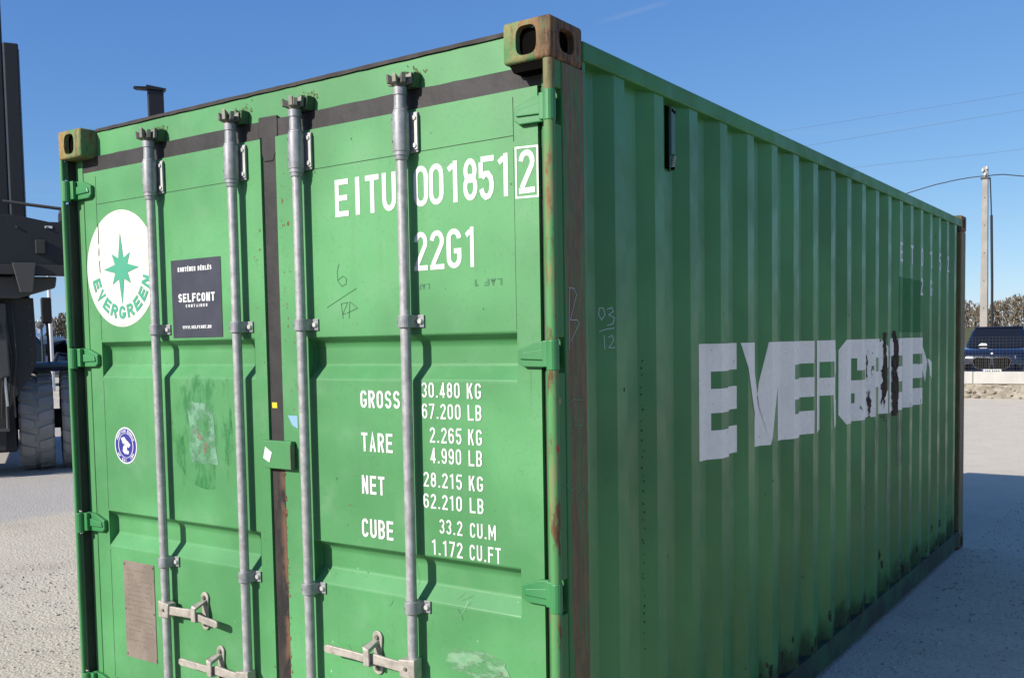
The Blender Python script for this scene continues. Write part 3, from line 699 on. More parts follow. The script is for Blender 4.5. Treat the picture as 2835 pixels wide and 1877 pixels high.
for ch, a, b in (('2', 1.868, 1.923), ('2', 1.934, 1.990), ('G', 2.000, 2.058), ('1', 2.073, 2.115)): dtext(ch, a, b, 1.914, .121, .13, .46)
for txt, a, b, z0, z1 in (('GROSS', 1.618, 1.793, 1.474, 1.532), ('TARE', 1.617, 1.757, 1.328, 1.391), ('NET', 1.615, 1.717, 1.185, 1.247), ('CUBE', 1.610, 1.751, 1.038, 1.101)):
    dtext(txt, a, b, z0, z1-z0, .145, .47, .13)
for i, (txt, a, b, z0, z1, un, ua, ub) in enumerate((('30.480', 1.886, 2.040, 1.513, 1.561, 'KG', 2.068, 2.123), ('67.200', 1.886, 2.042, 1.446, 1.494, 'LB', 2.070, 2.123),
        ('2.265', 1.916, 2.044, 1.370, 1.419, 'KG', 2.070, 2.123), ('4.990', 1.917, 2.041, 1.305, 1.354, 'LB', 2.070, 2.122), ('28.215', 1.886, 2.042, 1.228, 1.275, 'KG', 2.069, 2.124),
        ('62.210', 1.884, 2.040, 1.159, 1.206, 'LB', 2.071, 2.124), ('33.2', 1.947, 2.040, 1.082, 1.128, 'CU.M', 2.070, 2.169), ('1.172', 1.914, 2.039, 1.011, 1.060, 'CU.FT', 2.067, 2.187))):
    dtext(txt, a, b, z0, z1-z0, .125, .46, .15); dtext(un, ua, ub, z0-.001, z1-z0, .13, .47, .16)
def dlines(lines, wd, m, name, par=None):
    ps = []
    for ln in lines: ps += [(0, [tuple(p) for p in qd]) for qd in stroke([(dx(a), b) for a, b in ln], wd)]
    return flat_door(ps, DY, .0009).build(name, M[m], par or dr)
dlines([[(1.535, 1.957), (1.525, 1.93), (1.527, 1.90), (1.545, 1.881), (1.565, 1.887), (1.568, 1.905), (1.552, 1.915), (1.528, 1.902)], [(1.473, 1.812), (1.55, 1.845), (1.612, 1.871)],
        [(1.538, 1.822), (1.570, 1.826), (1.545, 1.785), (1.560, 1.79)], [(1.575, 1.772), (1.580, 1.828), (1.615, 1.806), (1.565, 1.790)], [(1.54, 1.822), (1.547, 1.772)]], .0024, 'pencil', 'pencil_scribble')
lf = text2d('LAF 1', 0, 0, .020, .105, .16); flat_door([(0, [(dx(2.209)-x, 1.875-z) for x, z in p]) for li, p in lf], DY, .001).build('faded_print', M['pencil2'], dr)
lf = text2d('LAF', 0, 0, .018, .05, .14); flat_door([(0, [(dx(1.929)-x, 1.872-z) for x, z in p]) for li, p in lf], DY, .001).build('faded_print', M['pencil2'], dr)
sticker([(dx(a), b) for a, b in blob(2.085, .665, .135, .062, 26, .12, 8)], M['smear'], dr, 'scraped_patch', DY, .0008)
sticker([(dx(a), b) for a, b in blob(2.19, .655, .02, .03, 12, .3, 9)], M['resred'], dr, 'rust_patch', DY, .0011)
sticker([(dx(a), b) for a, b in blob(1.565, 1.143, .024, .006, 12, .4, 4)], M['resred'], dr, 'rust_patch', DY, .0010)
rn = random.Random(55)
def specks(par, n_, fx, fz, m, rmin, rmax, name):
    ps = []
    for i in range(n_):
        r_ = rn.uniform(rmin, rmax)*(1 if rn.random() < .8 else 1.8); ps.append((0, blob(fx(), fz(), r_, r_*rn.uniform(.8, 2.2), 7, .3, i)))
    return flat_door(ps, DY, .0007).build(name, M[m], par, kind='stuff')
specks(dr, 46, lambda: rn.uniform(RX0+.012, RX0+.085), lambda: rn.uniform(1.45, 2.36), 'rustspeck', .0008, .0026, 'rust_specks')
specks(dr, 40, lambda: RX0+.003+abs(rn.gauss(0, .004)), lambda: rn.uniform(.35, 1.24), 'rustspeck', .0012, .0045, 'rust_specks')
specks(dl, 26, lambda: rn.uniform(LX1-.06, LX1-.006), lambda: rn.uniform(.4, 2.2), 'rustspeck', .0007, .0022, 'rust_specks')
specks(dr, 40, lambda: rn.uniform(1.42, 2.28), lambda: rn.uniform(.3, .97), 'chips', .0007, .0022, 'paint_chips')
specks(dl, 30, lambda: rn.uniform(.18, 1.05), lambda: rn.uniform(.3, 2.2), 'chips', .0006, .0018, 'paint_chips')
specks(dr, 30, lambda: rn.uniform(1.42, 2.33), lambda: rn.uniform(1.0, 2.38), 'pencil', .0006, .0018, 'dirt_specks')
for i in range(16):                                  # thin scratches low on the right door
    x_, z_ = rn.uniform(1.45, 2.3), rn.uniform(.32, .95); a_ = rn.uniform(-.9, .9)+1.57; l_ = rn.uniform(.02, .09)
    flat_door([(0, [tuple(p) for p in qd]) for qd in stroke([(x_, z_), (x_+l_*math.cos(a_)*.5+.004, z_+l_*math.sin(a_)*.5), (x_+l_*math.cos(a_), z_+l_*math.sin(a_))], .0012)], DY, .0006).build('scratch', M['pencil' if i % 3 else 'chips'], dr)
for x_, z_, h_ in ((RODS[0][0]+.045, 2.27, .10), (RODS[1][0]+.045, 2.27, .16), (RODS[2][0]+.046, 2.27, .09), (RODS[3][0]+.046, 2.27, .12), (2.30, 2.30, .12), (2.31, 1.60, .14), (2.30, .90, .16), (RODS[1][0]+.05, 1.73, .10), (RODS[3][0]+.05, .81, .12)):
    flat_door([(0, [(x_-.008, z_), (x_+.010, z_), (x_+.005, z_-h_), (x_-.003, z_-h_*.9)])], DY, .0006).build('rust_run', M['run'], dr if x_ > 1.22 else dl)
# ------------------------------------------------ left door: logo, stickers, plate
LCX, LCZ, LR = dx(.298), 2.010, .237
sticker(arc(LCX, LCZ, LR, LR, 0, 360, 64)[:-1], M['logo'], dl, 'logo_disc', DY, .0010)
ll = []
for e in (.35, .7): ll += stroke(arc(LCX, LCZ, LR*.97*e, LR*.97, 0, 360, 40)[:-1], .0016, True)
for z in (-.11, .0, .11): ll += stroke([(LCX-math.sqrt((LR*.97)**2-z*z), LCZ+z), (LCX+math.sqrt((LR*.97)**2-z*z), LCZ+z)], .0016)
flat_door([(0, [tuple(p) for p in qd]) for qd in ll], DY, .0014).build('logo_globe_lines', M['logoline'], dl)
sp = []
for k in range(16):
    a = R(90+22.5*k); r_ = {0: .147, 4: .120, 8: .147, 12: .120}.get(k, .088 if k % 4 == 2 else .046 if k % 8 in (1, 7) else .046); sp.append((LCX+.003+r_*math.cos(a), LCZ+r_*math.sin(a)))
mb = MB()
for k in range(16): mb.poly([(LCX+.003, DY-.0024, LCZ), (sp[k][0], DY-.0024, sp[k][1]), (sp[(k+1) % 16][0], DY-.0024, sp[(k+1) % 16][1])])
mb.build('logo_star', M['star'], dl)
ps = []; rb = .205
for i, ch in enumerate('EVERGREEN'):
    th0 = R(199+(341-199)*i/8); hgt = .054; ww = .85
    for li, (pl, cl) in enumerate(glyph(ch, ww, .24)):
        for qd in stroke(pl, .24, cl):
            o_ = []
            for p in qd:
                th = th0+(p.x-ww/2)*hgt/(rb-.02); rr = rb-p.y*hgt; o_.append((LCX+rr*math.cos(th), LCZ+rr*math.sin(th)))
            ps.append((li, o_))
flat_door(ps, DY, .0022).build('logo_lettering', M['star'], dl)
dlines([[(.150, 2.20), (.152, 2.15), (.149, 2.12)], [(.151, 2.10), (.149, 2.07)], [(.150, 2.05), (.153, 2.00)]], .004, 'dotdark', 'paint_crack', dl).location.y = -.0012
# dark sticker
SX0, SX1 = dx(.628), dx(.923)
MB().box(SX0, SX1, DY-.0022, DY-.0002, 1.722, 2.021).build('rental_sticker', M['navy'], dl)
def stext(txt, xa, xb, z0, h, s=.17, cw=.5, gap=.14): return flat_door(text2d(txt, dx(xa), z0, h, dx(xb)-dx(xa), s, cw, gap), DY, .0030).build('sticker_lettering', M['stwhite'], dl, kind='stuff')
stext('KONTÉNER BÉRLÉS', .670, .872, 1.975, .017, .22)
stext('SELFCONT', .668, .886, 1.858, .033, .2, .55)
stext('CONTAINER', .712, .842, 1.838, .011, .2, .55, .35)
stext('WWW.SELFCONT.HU', .688, .860, 1.756, .012, .22)
# round blue emblem: white rim, lettered ring, blue field, white bird
EX, EZ = dx(.283), 1.285
sticker(arc(EX, EZ, .076, .076, 0, 360, 40)[:-1], M['stwhite'], dl, 'emblem_disc', DY, .0010)
mb = MB(); ra, rb_ = .070, .052
for i in range(40): a, b = R(9*i), R(9*i+9); mb.poly([(EX+r_*math.cos(t_), DY-.0016, EZ+r_*math.sin(t_)) for r_, t_ in ((ra, a), (ra, b), (rb_, b), (rb_, a))])
mb.build('emblem_ring', M['blue'], dl)
sticker(arc(EX, EZ, .047, .050, 0, 360, 32)[:-1], M['blue'], dl, 'emblem_field', DY, .0016)
ps = []
for base, txt, a0_, a1_ in ((0, 'AMERICAN BUREAU', 155, 25), (1, 'OF SHIPPING', 215, 325)):
    for i, ch in enumerate(txt):
        th0 = R(a0_+(a1_-a0_)*i/(len(txt)-1)); ww = .7; hg = .0115
        for li, (pl, cl) in enumerate(glyph(ch, ww, .22)):
            for qd in stroke(pl, .22, cl):
                o_ = []
                for p in qd:
                    if base == 0: th = th0-(p.x-ww/2)*hg/.06; rr = .0555+p.y*hg
                    else: th = th0+(p.x-ww/2)*hg/.06; rr = .067-p.y*hg
                    o_.append((EX+rr*math.cos(th), EZ+rr*math.sin(th)))
                ps.append((li, o_))
flat_door(ps, DY, .0022).build('emblem_lettering', M['stwhite'], dl, kind='stuff')
bird = [[(-.030, .030), (-.008, .036), (.012, .018), (.004, .004), (-.018, .008)], [(-.004, .012), (.014, .020), (.034, .004), (.022, -.008), (.006, -.004)], [(-.006, .004), (.008, -.002), (.012, -.026), (-.004, -.036), (-.020, -.024), (-.016, -.006)], [(.004, -.02), (.022, -.022), (.020, -.034), (.006, -.036)]]
flat_door([(i, [(EX+a, EZ+b) for a, b in bl]) for i, bl in enumerate(bird)], DY, .0022).build('emblem_bird', M['stwhite'], dl)
MB().box(dx(.234), dx(.443), DY-.003, DY-.0003, .396, .803).build('data_plate', M['plate'], dl, bevel=.001)
for xx in (.242, .435):
    for zz in (.408, .60, .79): MB().tube([(dx(xx), DY-.003, zz), (dx(xx), DY-.0055, zz)], .0045, 8).build('rivet', M['camm'], dl)
ps = []
rn = random.Random(9)
for k in range(16):
    z = .765-k*.021; x = .258
    while x < .42:
        l_ = rn.uniform(.008, .03)
        if rn.random() < .72: ps.append((0, [(dx(x), z), (dx(min(.425, x+l_)), z), (dx(min(.425, x+l_)), z+.0035), (dx(x), z+.0035)]))
        x += l_+.007
flat_door(ps, DY-.003, .0004).build('plate_engraving', plain('engraving', (.155, .125, .10), .6), dl, kind='stuff')
# remains of a removed sticker
sticker([(dx(a), b) for a, b in blob(.775, 1.36, .19, .22, 30, .06, 3)], M['scuff'], dl, 'scuffed_patch', DY, .0006)
sticker([(dx(a), b) for a, b in [(.69, 1.474), (.84, 1.47), (.852, 1.40), (.858, 1.30), (.872, 1.238), (.715, 1.238), (.70, 1.30), (.712, 1.36), (.70, 1.42)]], M['residue'], dl, 'glue_residue', DY, .0009)
for k, (bx_, bz_, s_) in enumerate(((.755, 1.345, .026), (.805, 1.36, .014), (.80, 1.30, .02))): sticker([(dx(a), b) for a, b in blob(bx_, bz_, s_, s_*1.1, 12, .3, k)], M['resred'], dl, 'rust_patch', DY, .0012)
for k, (xa, za, zb_) in enumerate(((.645, 1.40, 1.16), (.905, 1.56, 1.19), (.93, 1.58, 1.35))): sticker([(dx(xa), za), (dx(xa+.022), za-.02), (dx(xa+.026), zb_), (dx(xa+.006), zb_-.03)], M['scuff'], dl, 'scuffed_patch', DY, .0010)
# ------------------------------------------------ right side lettering and marks (follow the corrugation)
LH, LZ = .442, 1.222
def big(ch, y0, wd):
    s = .235; sv = .36
    E_ = lambda: [[(0, 0), (sv, 0), (sv, 1), (0, 1)], [(sv, .76), (1, .76), (1, 1), (sv, 1)], [(sv, .40), (1, .40), (1, .61), (sv, .61)], [(sv, 0), (1, 0), (1, .25), (sv, .25)]]
    if ch == 'E': ps = E_()
    elif ch == 'V': ps = [[(0, 1), (.36, 1), (.70, 0), (.36, 0)], [(.52, .47), (.70, 0), (1, 1), (.68, 1)]]
    elif ch == 'R': ps = [[(0, 0), (sv, 0), (sv, 1), (0, 1)], [(sv, .76), (.85, .76), (1, .88), (.86, 1), (sv, 1)], [(sv, .38), (.85, .38), (.95, .48), (.85, .58), (sv, .58)], [(.66, .58), (.85, .58), (1, .62), (1, .88), (.85, .76), (.66, .76)], [(.62, .38), (.85, .38), (1, .30), (1, 0), (.66, 0)]]
    elif ch == 'G': ps = [[(0, .12), (.12, 0), (sv, 0), (sv, 1), (.12, 1), (0, .88)], [(sv, .77), (.88, .77), (1, .85), (.9, 1), (sv, 1)], [(.7, .62), (1, .62), (1, .85), (.88, .77), (.7, .77)], [(sv, 0), (1, 0), (1, .22), (sv, .22)], [(.66, .22), (1, .22), (1, .5), (.66, .5)], [(.52, .34), (.66, .34), (.66, .5), (.52, .5)]]
    else: ps = [[(0, 0), (.3, 0), (.3, 1), (0, 1)], [(.70, 0), (1, 0), (1, 1), (.70, 1)], [(.3, 1), (.3, .55), (.70, 0), (.70, .45)]]
    return [(0, [(y0+a*wd, LZ+b*LH) for a, b in p]) for p in ps]
for ch, y0, wd in (('E', 1.013, .42), ('V', 1.452, .435), ('E', 1.900, .435), ('R', 2.372, .425), ('G', 2.82, .43), ('R', 3.285, .43), ('E', 3.745, .42), ('E', 4.20, .43)):
    on_side(big(ch, y0, wd)).build('side_letter', M['sidewhite'], side)
on_side([(0, [(4.72, 1.58), (4.76, 1.60), (4.80, 1.50), (4.78, 1.36)]), (0, [(4.80, 1.52), (4.97, 1.47), (4.972, 1.235), (4.93, 1.36), (4.83, 1.41)])]).build('side_letter', M['sidewhite'], side, label='last peeling scraps of the letter N')
fc = lambda k: P0+PP*k+.0345
for i, ch in enumerate('EITU0018512'): on_side(text2d(ch, fc(13)-.033+.13875*i, 2.132, .12, .066, .16, .46)).build('painted_letter', M['white'], side)
for i, ch in enumerate('22G1'): on_side(text2d(ch, fc(15)-.033+.13875*i, 1.942, .115, .066, .16, .46)).build('painted_letter', M['white'], side)
def slines(lines, wd, m, name, x=None):
    if len(lines) > 1:
        for ln in lines: slines([ln], wd, m, name, x)
        return
    ps = []
    for ln in lines: ps += [(0, [tuple(p) for p in qd]) for qd in stroke(ln, wd)]
    if x is None: return on_side(ps, .001).build(name, M[m], side)
    mb = MB()
    for li, p in ps: mb.poly([(x, a, b) for a, b in p])
    return mb.build(name, M[m], cont)
slines([[(.322, 1.785), (.319, 1.764), (.329, 1.748), (.340, 1.764), (.335, 1.784), (.322, 1.785)], [(.346, 1.780), (.362, 1.786), (.368, 1.774), (.352, 1.764), (.371, 1.754), (.366, 1.736), (.347, 1.730)], [(.321, 1.712), (.345, 1.719), (.370, 1.722)], [(.336, 1.700), (.338, 1.657)], [(.350, 1.693), (.362, 1.700), (.368, 1.685), (.352, 1.661), (.373, 1.661)]], .0026, 'chalk', 'chalk_mark')
slines([[(.088, 1.838), (.082, 1.76), (.080, 1.66)], [(.083, 1.838), (.112, 1.836), (.125, 1.818), (.088, 1.745), (.128, 1.745), (.138, 1.735), (.088, 1.682)]], .0022, 'chalk', 'chalk_mark', 2.4375)
slines([[(.06, 1.50), (.10, 1.515), (.15, 1.51)], [(.11, 1.50), (.105, 1.44), (.15, 1.435)], [(.07, 1.47), (.08, 1.45)], [(.04, 1.28), (.08, 1.25), (.10, 1.255)], [(.10, 1.22), (.16, 1.24), (.175, 1.26)]], .0018, 'chalkfaint', 'chalk_mark', 2.4375)
for nm, y0, z0, dy_, dz_, m in (('tape_scrap', .016, 1.503, .016, .020, 'oldtape'), ('paint_spot', .004, 1.366, .018, .024, 'red')):
    MB().poly([(2.4376, a, b) for a, b in blob(y0+dy_/2, z0+dz_/2, dy_/2, dz_/2, 12, .15, 2)]).build(nm, M[m], cont)
on_side([(0, [(.470, 1.352), (.492, 1.350), (.489, 1.298), (.478, 1.292), (.466, 1.302)])], .002).build('sticker_scrap', M['greytag'], side)
rn = random.Random(21); ps = []
for i in range(34):
    z = 1.62-.03*i+rn.uniform(-.01, .01); yy = .602+rn.uniform(-.004, .004); r_ = rn.uniform(.0016, .0034); ps.append((0, arc(yy, z, r_, r_*1.3, 0, 360, 6)[:-1]))
for i in range(60):
    yy = rn.uniform(.3, 5.6); z = rn.uniform(.25, 2.4); r_ = rn.uniform(.001, .004); ps.append((0, arc(yy, z, r_, r_*rn.uniform(1, 3), 0, 360, 6)[:-1]))
on_side(ps, .0012).build('rust_dots', M['dotdark'], side, kind='stuff')
ps = []
for k, (y0, y1, z0, z1) in enumerate(((3.652, 3.690, 1.17, 1.70), (3.932, 3.966, 1.19, 1.71), (3.375, 3.39, 1.22, 1.60), (4.13, 4.15, 1.22, 1.55))):
    ps = []; n_ = 34; wl_ = wr_ = 0; L_ = []; R_ = []
    for i in range(n_+1):
        wl_ = max(-.012, min(.02, wl_+rn.gauss(0, .006))); wr_ = max(-.012, min(.02, wr_+rn.gauss(0, .006))); zz_ = z0+(z1-z0)*i/n_; L_.append((y0+wl_, zz_)); R_.append((y1-wr_, zz_))
    for i in range(n_): ps.append((0, [L_[i], R_[i], R_[i+1], L_[i+1]]))
    on_side(ps, .0030).build('rust_patch', M['rustpatch'], side)
ps = []
for k, (y0, y1, z0, z1) in enumerate(((3.70, 3.79, .66, 1.22), (3.97, 4.06, .85, 1.22), (3.42, 3.50, .95, 1.2), (1.30, 1.36, .3, 1.0), (1.86, 1.92, .4, 1.1), (2.42, 2.48, .5, 1.2))):
    on_side([(0, [(y0, z0), (y1, z0+.05), (y1, z1), (y0, z1)])], .0022).build('drip_stain', M['paledrip'], side)
on_side([(0, [(3.98, 1.70), (4.66, 1.70), (4.66, 2.04), (3.98, 2.04)])], .0010).build('touch_up_patch', M['greenpatch'], side)
# scrapes and dark rust near the bottom
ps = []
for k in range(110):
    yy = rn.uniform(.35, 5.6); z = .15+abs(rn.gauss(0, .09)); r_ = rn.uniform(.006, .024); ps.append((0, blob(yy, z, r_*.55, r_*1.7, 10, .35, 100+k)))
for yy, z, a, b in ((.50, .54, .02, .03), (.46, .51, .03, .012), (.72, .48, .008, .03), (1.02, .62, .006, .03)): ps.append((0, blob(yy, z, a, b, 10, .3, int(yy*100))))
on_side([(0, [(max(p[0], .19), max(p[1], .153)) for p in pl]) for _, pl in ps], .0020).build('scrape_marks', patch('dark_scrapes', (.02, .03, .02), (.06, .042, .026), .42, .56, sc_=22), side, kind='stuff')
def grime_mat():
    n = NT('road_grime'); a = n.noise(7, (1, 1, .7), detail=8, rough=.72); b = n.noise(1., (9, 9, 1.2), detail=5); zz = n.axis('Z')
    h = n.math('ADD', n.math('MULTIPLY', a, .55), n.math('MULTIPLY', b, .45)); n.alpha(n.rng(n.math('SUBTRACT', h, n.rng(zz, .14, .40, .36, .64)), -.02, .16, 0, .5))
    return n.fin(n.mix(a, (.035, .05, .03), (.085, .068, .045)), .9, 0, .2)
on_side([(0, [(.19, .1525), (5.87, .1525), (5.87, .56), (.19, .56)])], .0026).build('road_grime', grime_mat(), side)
# ventilator under the top rail
MB().box(XI+.001, XI+.016, .829, .860, 2.328, 2.490).build('side_vent', plain('vent_green_grey', (.075, .19, .15), .5), side, bevel=.002)
MB().box(XI+.0008, XI+.006, .806, .8285, 2.276, 2.492).build('vent_slot_shade', M['dark'], side)  # black box standing for the shadowed gap beside the vent plate
mb = MB()
for k in range(5): z = 2.283+k*.008; mb.prism([(XI+.008, .832+k*.0035, z), (XI+.008, .855+k*.003, z+.006), (XI+.008, .855+k*.003, z+.010), (XI+.008, .832+k*.0035, z+.004)], (.008, 0, 0))
mb.build('vent_label', plain('vent_pale_label', (.40, .43, .34), .6), side)
MB().prism([(XI+.001, .829, 2.270), (XI+.001, .848, 2.270), (XI+.001, .864, 2.327), (XI+.001, .830, 2.327)], (.008, 0, 0)).build('vent_deflector', plain('vent_dark_green', (.05, .14, .09), .6), side, bevel=.002)
for b_, c_ in ((.842, 2.279), (.836, 2.478), (.852, 2.474)): MB().tube([(XI+.0085, b_, c_), (XI+.019, b_, c_)], .0055, 8).build('vent_rivet', M['dark'], side)

# ------------------------------------------------------------------ container handler (left, behind the container)
M['black'] = plain('black_machine_paint', (.010, .010, .012), .55)
M['greyiron'] = plain('dirty_grey_iron', (.030, .029, .028), .7, var=.35, scale=5)
M['paleiron'] = plain('dusty_pale_iron', (.07, .068, .064), .75, var=.3, scale=6)
M['trim0'] = plain('black_hose', (.012, .012, .012), .5)
M['chrome'] = plain('polished_rod', (.6, .6, .62), .25, .8)
M['fender'] = plain('blue_fender_paint', (.02, .05, .075), .45)
M['tyre'] = plain('dusty_tyre_rubber', (.30, .292, .28), .9, var=.35, scale=6)
M['rim'] = plain('grey_rim', (.25, .25, .25), .6)
M['glass'] = plain('dark_glass', (.01, .012, .015), .06, var=.02)
fk = empty('container_handler', 'black and blue heavy container handler with tall mast behind the container', 'forklift', (-10.06, 4.49, 0), R(60.6))
def wheel(xc, yc, par, rad=.70, wid=.44):
    e = bpy.data.objects.new('wheel', None); COL.objects.link(e); e.parent = par; e.location = (xc, yc, rad)
    mb = MB(); hw = wid/2
    mb.lathe([(rad*.56, -hw*.8), (rad*.62, -hw), (rad*.86, -hw), (rad*.95, -hw*.88), (rad*.965, -hw*.5), (rad*.965, hw*.5), (rad*.95, hw*.88), (rad*.86, hw), (rad*.62, hw), (rad*.56, hw*.8), (rad*.56, -hw*.8)], (0, 0, 0), (1, 0, 0), 48)
    n = 22
    for i in range(n):                              # tread lugs, alternating sides
        for sd_ in (-1, 1):
            a = 2*math.pi*(i+(.5 if sd_ > 0 else 0))/n; da = .095
            pr_ = [(.03*sd_, rad*.955), (hw*.80*sd_, rad*.955), (hw*1.01*sd_, rad*.90), (hw*.98*sd_, rad*.955), (hw*.86*sd_, rad), (.03*sd_, rad*1.003)]
            vs = []
            for s_ in (-1, 1):
                for xx, rr in pr_: an = a+s_*da*(1 if abs(xx) > .05 else .8)+(.05 if abs(xx) < .05 else 0); vs.append((xx, rr*math.cos(an), rr*math.sin(an)))
            m = len(pr_); mb.add(vs, [tuple(range(m)), tuple(range(m, 2*m))]+[(k, (k+1) % m, m+(k+1) % m, m+k) for k in range(m)])
    mb.build('tyre', M['tyre'], e)
    MB().lathe([(.001, hw*.2), (rad*.2, hw*.2), (rad*.25, hw*.4), (rad*.5, hw*.35), (rad*.57, hw*.85), (rad*.57, -hw*.85), (rad*.5, -hw*.5), (.001, -hw*.5)], (0, 0, 0), (1, 0, 0), 32).build('rim', M['rim'], e, smooth=True)
for xc in (.905, 1.445, -.905, -1.445): wheel(xc, 0, fk)
for xc in (.95, -.95): wheel(xc, 4.2, fk, .6, .4)
MB().prism([(-.66, -.62, .30), (.66, -.62, .30), (.66, -.62, 1.40), (-.66, -.62, 1.40)], (0, .9, 0)).build('axle_housing', M['black'], fk, bevel=.04)
MB().tube([(-1.5, 0, .7), (1.5, 0, .7)], .14, 14).build('axle', M['greyiron'], fk, smooth=True)
MB().prism([(-.6, -.4, .55), (.6, -.4, .55), (.6, -.4, 1.45), (-.6, -.4, 1.45)], (0, 4.6, 0)).build('chassis', M['black'], fk, bevel=.03)
MB().prism([(-1.1, 4.0, .5), (1.1, 4.0, .5), (1.1, 4.0, 1.75), (.95, 4.0, 1.95), (-.95, 4.0, 1.95), (-1.1, 4.0, 1.75)], (0, 1.2, 0)).build('counterweight', M['fender'], fk, bevel=.06)
for sd_ in (1, -1):
    mb = MB(); pts = [(-.40, 1.44), (-.25, 1.475), (.35, 1.475), (.62, 1.36)]
    for (a, za), (b, zb) in zip(pts, pts[1:]): mb.prism([(.66*sd_, a, za), (.66*sd_, b, zb), (.66*sd_, b, zb+.035), (.66*sd_, a, za+.035)], (1.03*sd_, 0, 0))
    mb.build('fender', M['fender'], fk)
    MB().box(min(1.02*sd_, 1.16*sd_), max(1.02*sd_, 1.16*sd_), -.16, -.09, 2.05, 2.42).build('mirror', M['black'], fk, bevel=.025, seg=3)
    MB().tube([(1.10*sd_, -.1, 1.47), (1.10*sd_, -.1, 1.8), (1.09*sd_, -.1, 2.1)], .018, 8).build('mirror_arm', M['greyiron'], fk)
    MB().tube([(1.02*sd_, -.12, 1.47), (1.02*sd_, -.12, 2.0)], .012, 8).build('mirror_arm', M['paleiron'], fk)
    MB().lathe([(.001, -.02), (.05, -.012), (.055, .01), (.001, .02)], (1.0*sd_, -.14, 2.03), (0, 1, 0), 16).build('round_mirror', M['rim'], fk, smooth=True)
    MB().tube([(1.16*sd_, -.05, 1.47), (1.22*sd_, .1, 1.62), (1.34*sd_, .15, 1.60), (1.42*sd_, .1, 1.47)], .03, 8).build('hand_rail', M['black'], fk)
MB().prism([(-.62, 1.3, 1.45), (-.62, 1.15, 2.2), (-.62, 1.5, 3.1), (-.62, 2.9, 3.1), (-.62, 3.0, 1.45)], (1.24, 0, 0)).build('cab', M['black'], fk, bevel=.05)
MB().prism([(-.55, 1.17, 1.75), (.55, 1.17, 1.75), (.5, 1.44, 3.0), (-.5, 1.44, 3.0)], (0, -.03, .01)).build('cab_window', M['glass'], fk)
for sd_ in (1, -1):
    f = lambda a, b: (min(a*sd_, b*sd_), max(a*sd_, b*sd_))
    x0, x1 = f(.70, .885); mb = MB(); mb.box(x0, x1, -.92, -.58, 1.42, 5.70); mb.build('mast_rail', M['black'], fk, bevel=.02)
    mb = MB()
    for i in range(57): mb.box(*f(.886, .893), -.86, -.64, 1.45+i*.074, 1.495+i*.074)
    mb.build('mast_rack', M['black'], fk, kind='stuff')
    x0, x1 = f(.47, .695); MB().box(x0, x1, -.90, -.60, 1.42, 7.6).build('inner_mast_rail', M['black'], fk, bevel=.02)
    MB().tube([(.35*sd_, -.72, .5), (.35*sd_, -.72, 5.0)], .07, 14).build('lift_cylinder', M['greyiron'], fk, smooth=True)
    MB().tube([(.50*sd_, -1.04, 1.85), (.52*sd_, -1.06, 1.45)], [.016, .026], 8).build('lift_chain', M['chrome'], fk)
    MB().tube([(.54*sd_, -1.04, 1.5), (.57*sd_, -1.05, .95)], [.026, .02], 8).build('lift_chain', M['chrome'], fk)
    MB().prism([(.40*sd_, -1.0, 2.37), (.93*sd_, -1.0, 2.37), (.95*sd_, -1.0, 1.55), (.84*sd_, -1.0, 1.30), (.66*sd_, -1.0, 1.05), (.54*sd_, -1.0, .80), (.53*sd_, -1.0, .36), (.42*sd_, -1.0, .36)], (0, .07, 0)).build('carriage_plate', M['greyiron'], fk, bevel=.01)
    MB().prism([(.46*sd_, -1.12, 2.3), (.60*sd_, -1.12, 2.3), (.62*sd_, -1.12, 1.35), (.48*sd_, -1.12, 1.3)], (0, .11, 0)).build('carriage_bracket', M['paleiron'], fk, bevel=.02)
    MB().box(*f(.1, .58), -1.06, -1.01, .62, .66).build('carriage_bar', M['paleiron'], fk)
    MB().tube([(.56*sd_, -1.04, .64), (.56*sd_, -1.04, 1.0)], .02, 8).build('carriage_bar', M['paleiron'], fk)
for k, (xa, xb) in enumerate(((.50, .56), (.57, .64), (.66, .70))):
    MB().tube([(xa, -1.03, 2.36), (xa+.03, -1.12, 2.0), (xb, -1.08, 1.6), (xb-.05, -1.05, 1.1), (xa, -1.04, .8)], .013, 8).build('hydraulic_hose', M['trim0'], fk, smooth=True)
for k in range(5):
    for xx in (.44, .88): MB().tube([(xx, -1.0, 1.5+k*.19), (xx, -1.02, 1.5+k*.19)], .018, 6).build('bolt', M['paleiron'], fk)
for k in range(8): MB().tube([(.05+k*.36, -1.35, 3.26), (.05+k*.36, -1.37, 3.26)], .016, 6).build('bolt', M['paleiron'], fk)
MB().box(.98, 1.10, -1.40, -1.352, 2.92, 3.10).build('work_lamp', M['greyiron'], fk, bevel=.01)
for z0, z1, y0, y1 in ((.45, .75, -.88, -.66), (5.4, 5.68, -.62, -.5), (7.3, 7.58, -.88, -.64)): MB().box(-.5, .5, y0, y1, z0, z1).build('mast_crossbar', M['black'], fk, bevel=.02)
MB().prism([(-3.0, -1.35, 2.66), (3.0, -1.35, 2.66), (3.0, -1.35, 3.34), (1.15, -1.35, 3.34), (.75, -1.35, 3.42), (-.75, -1.35, 3.42), (-1.15, -1.35, 3.34), (-3.0, -1.35, 3.34)], (0, .38, 0)).build('spreader_beam', M['black'], fk, bevel=.02)
MB().box(-3.0, 3.0, -1.38, -1.352, 2.655, 2.78).build('beam_flange', M['greyiron'], fk, bevel=.006)
MB().prism([(-1.22, -1.2, 2.64), (1.22, -1.2, 2.64), (1.20, -1.2, 2.50), (.75, -1.2, 2.36), (-.75, -1.2, 2.36), (-1.20, -1.2, 2.50)], (0, .16, 0)).build('lower_beam', M['paleiron'], fk, bevel=.02)
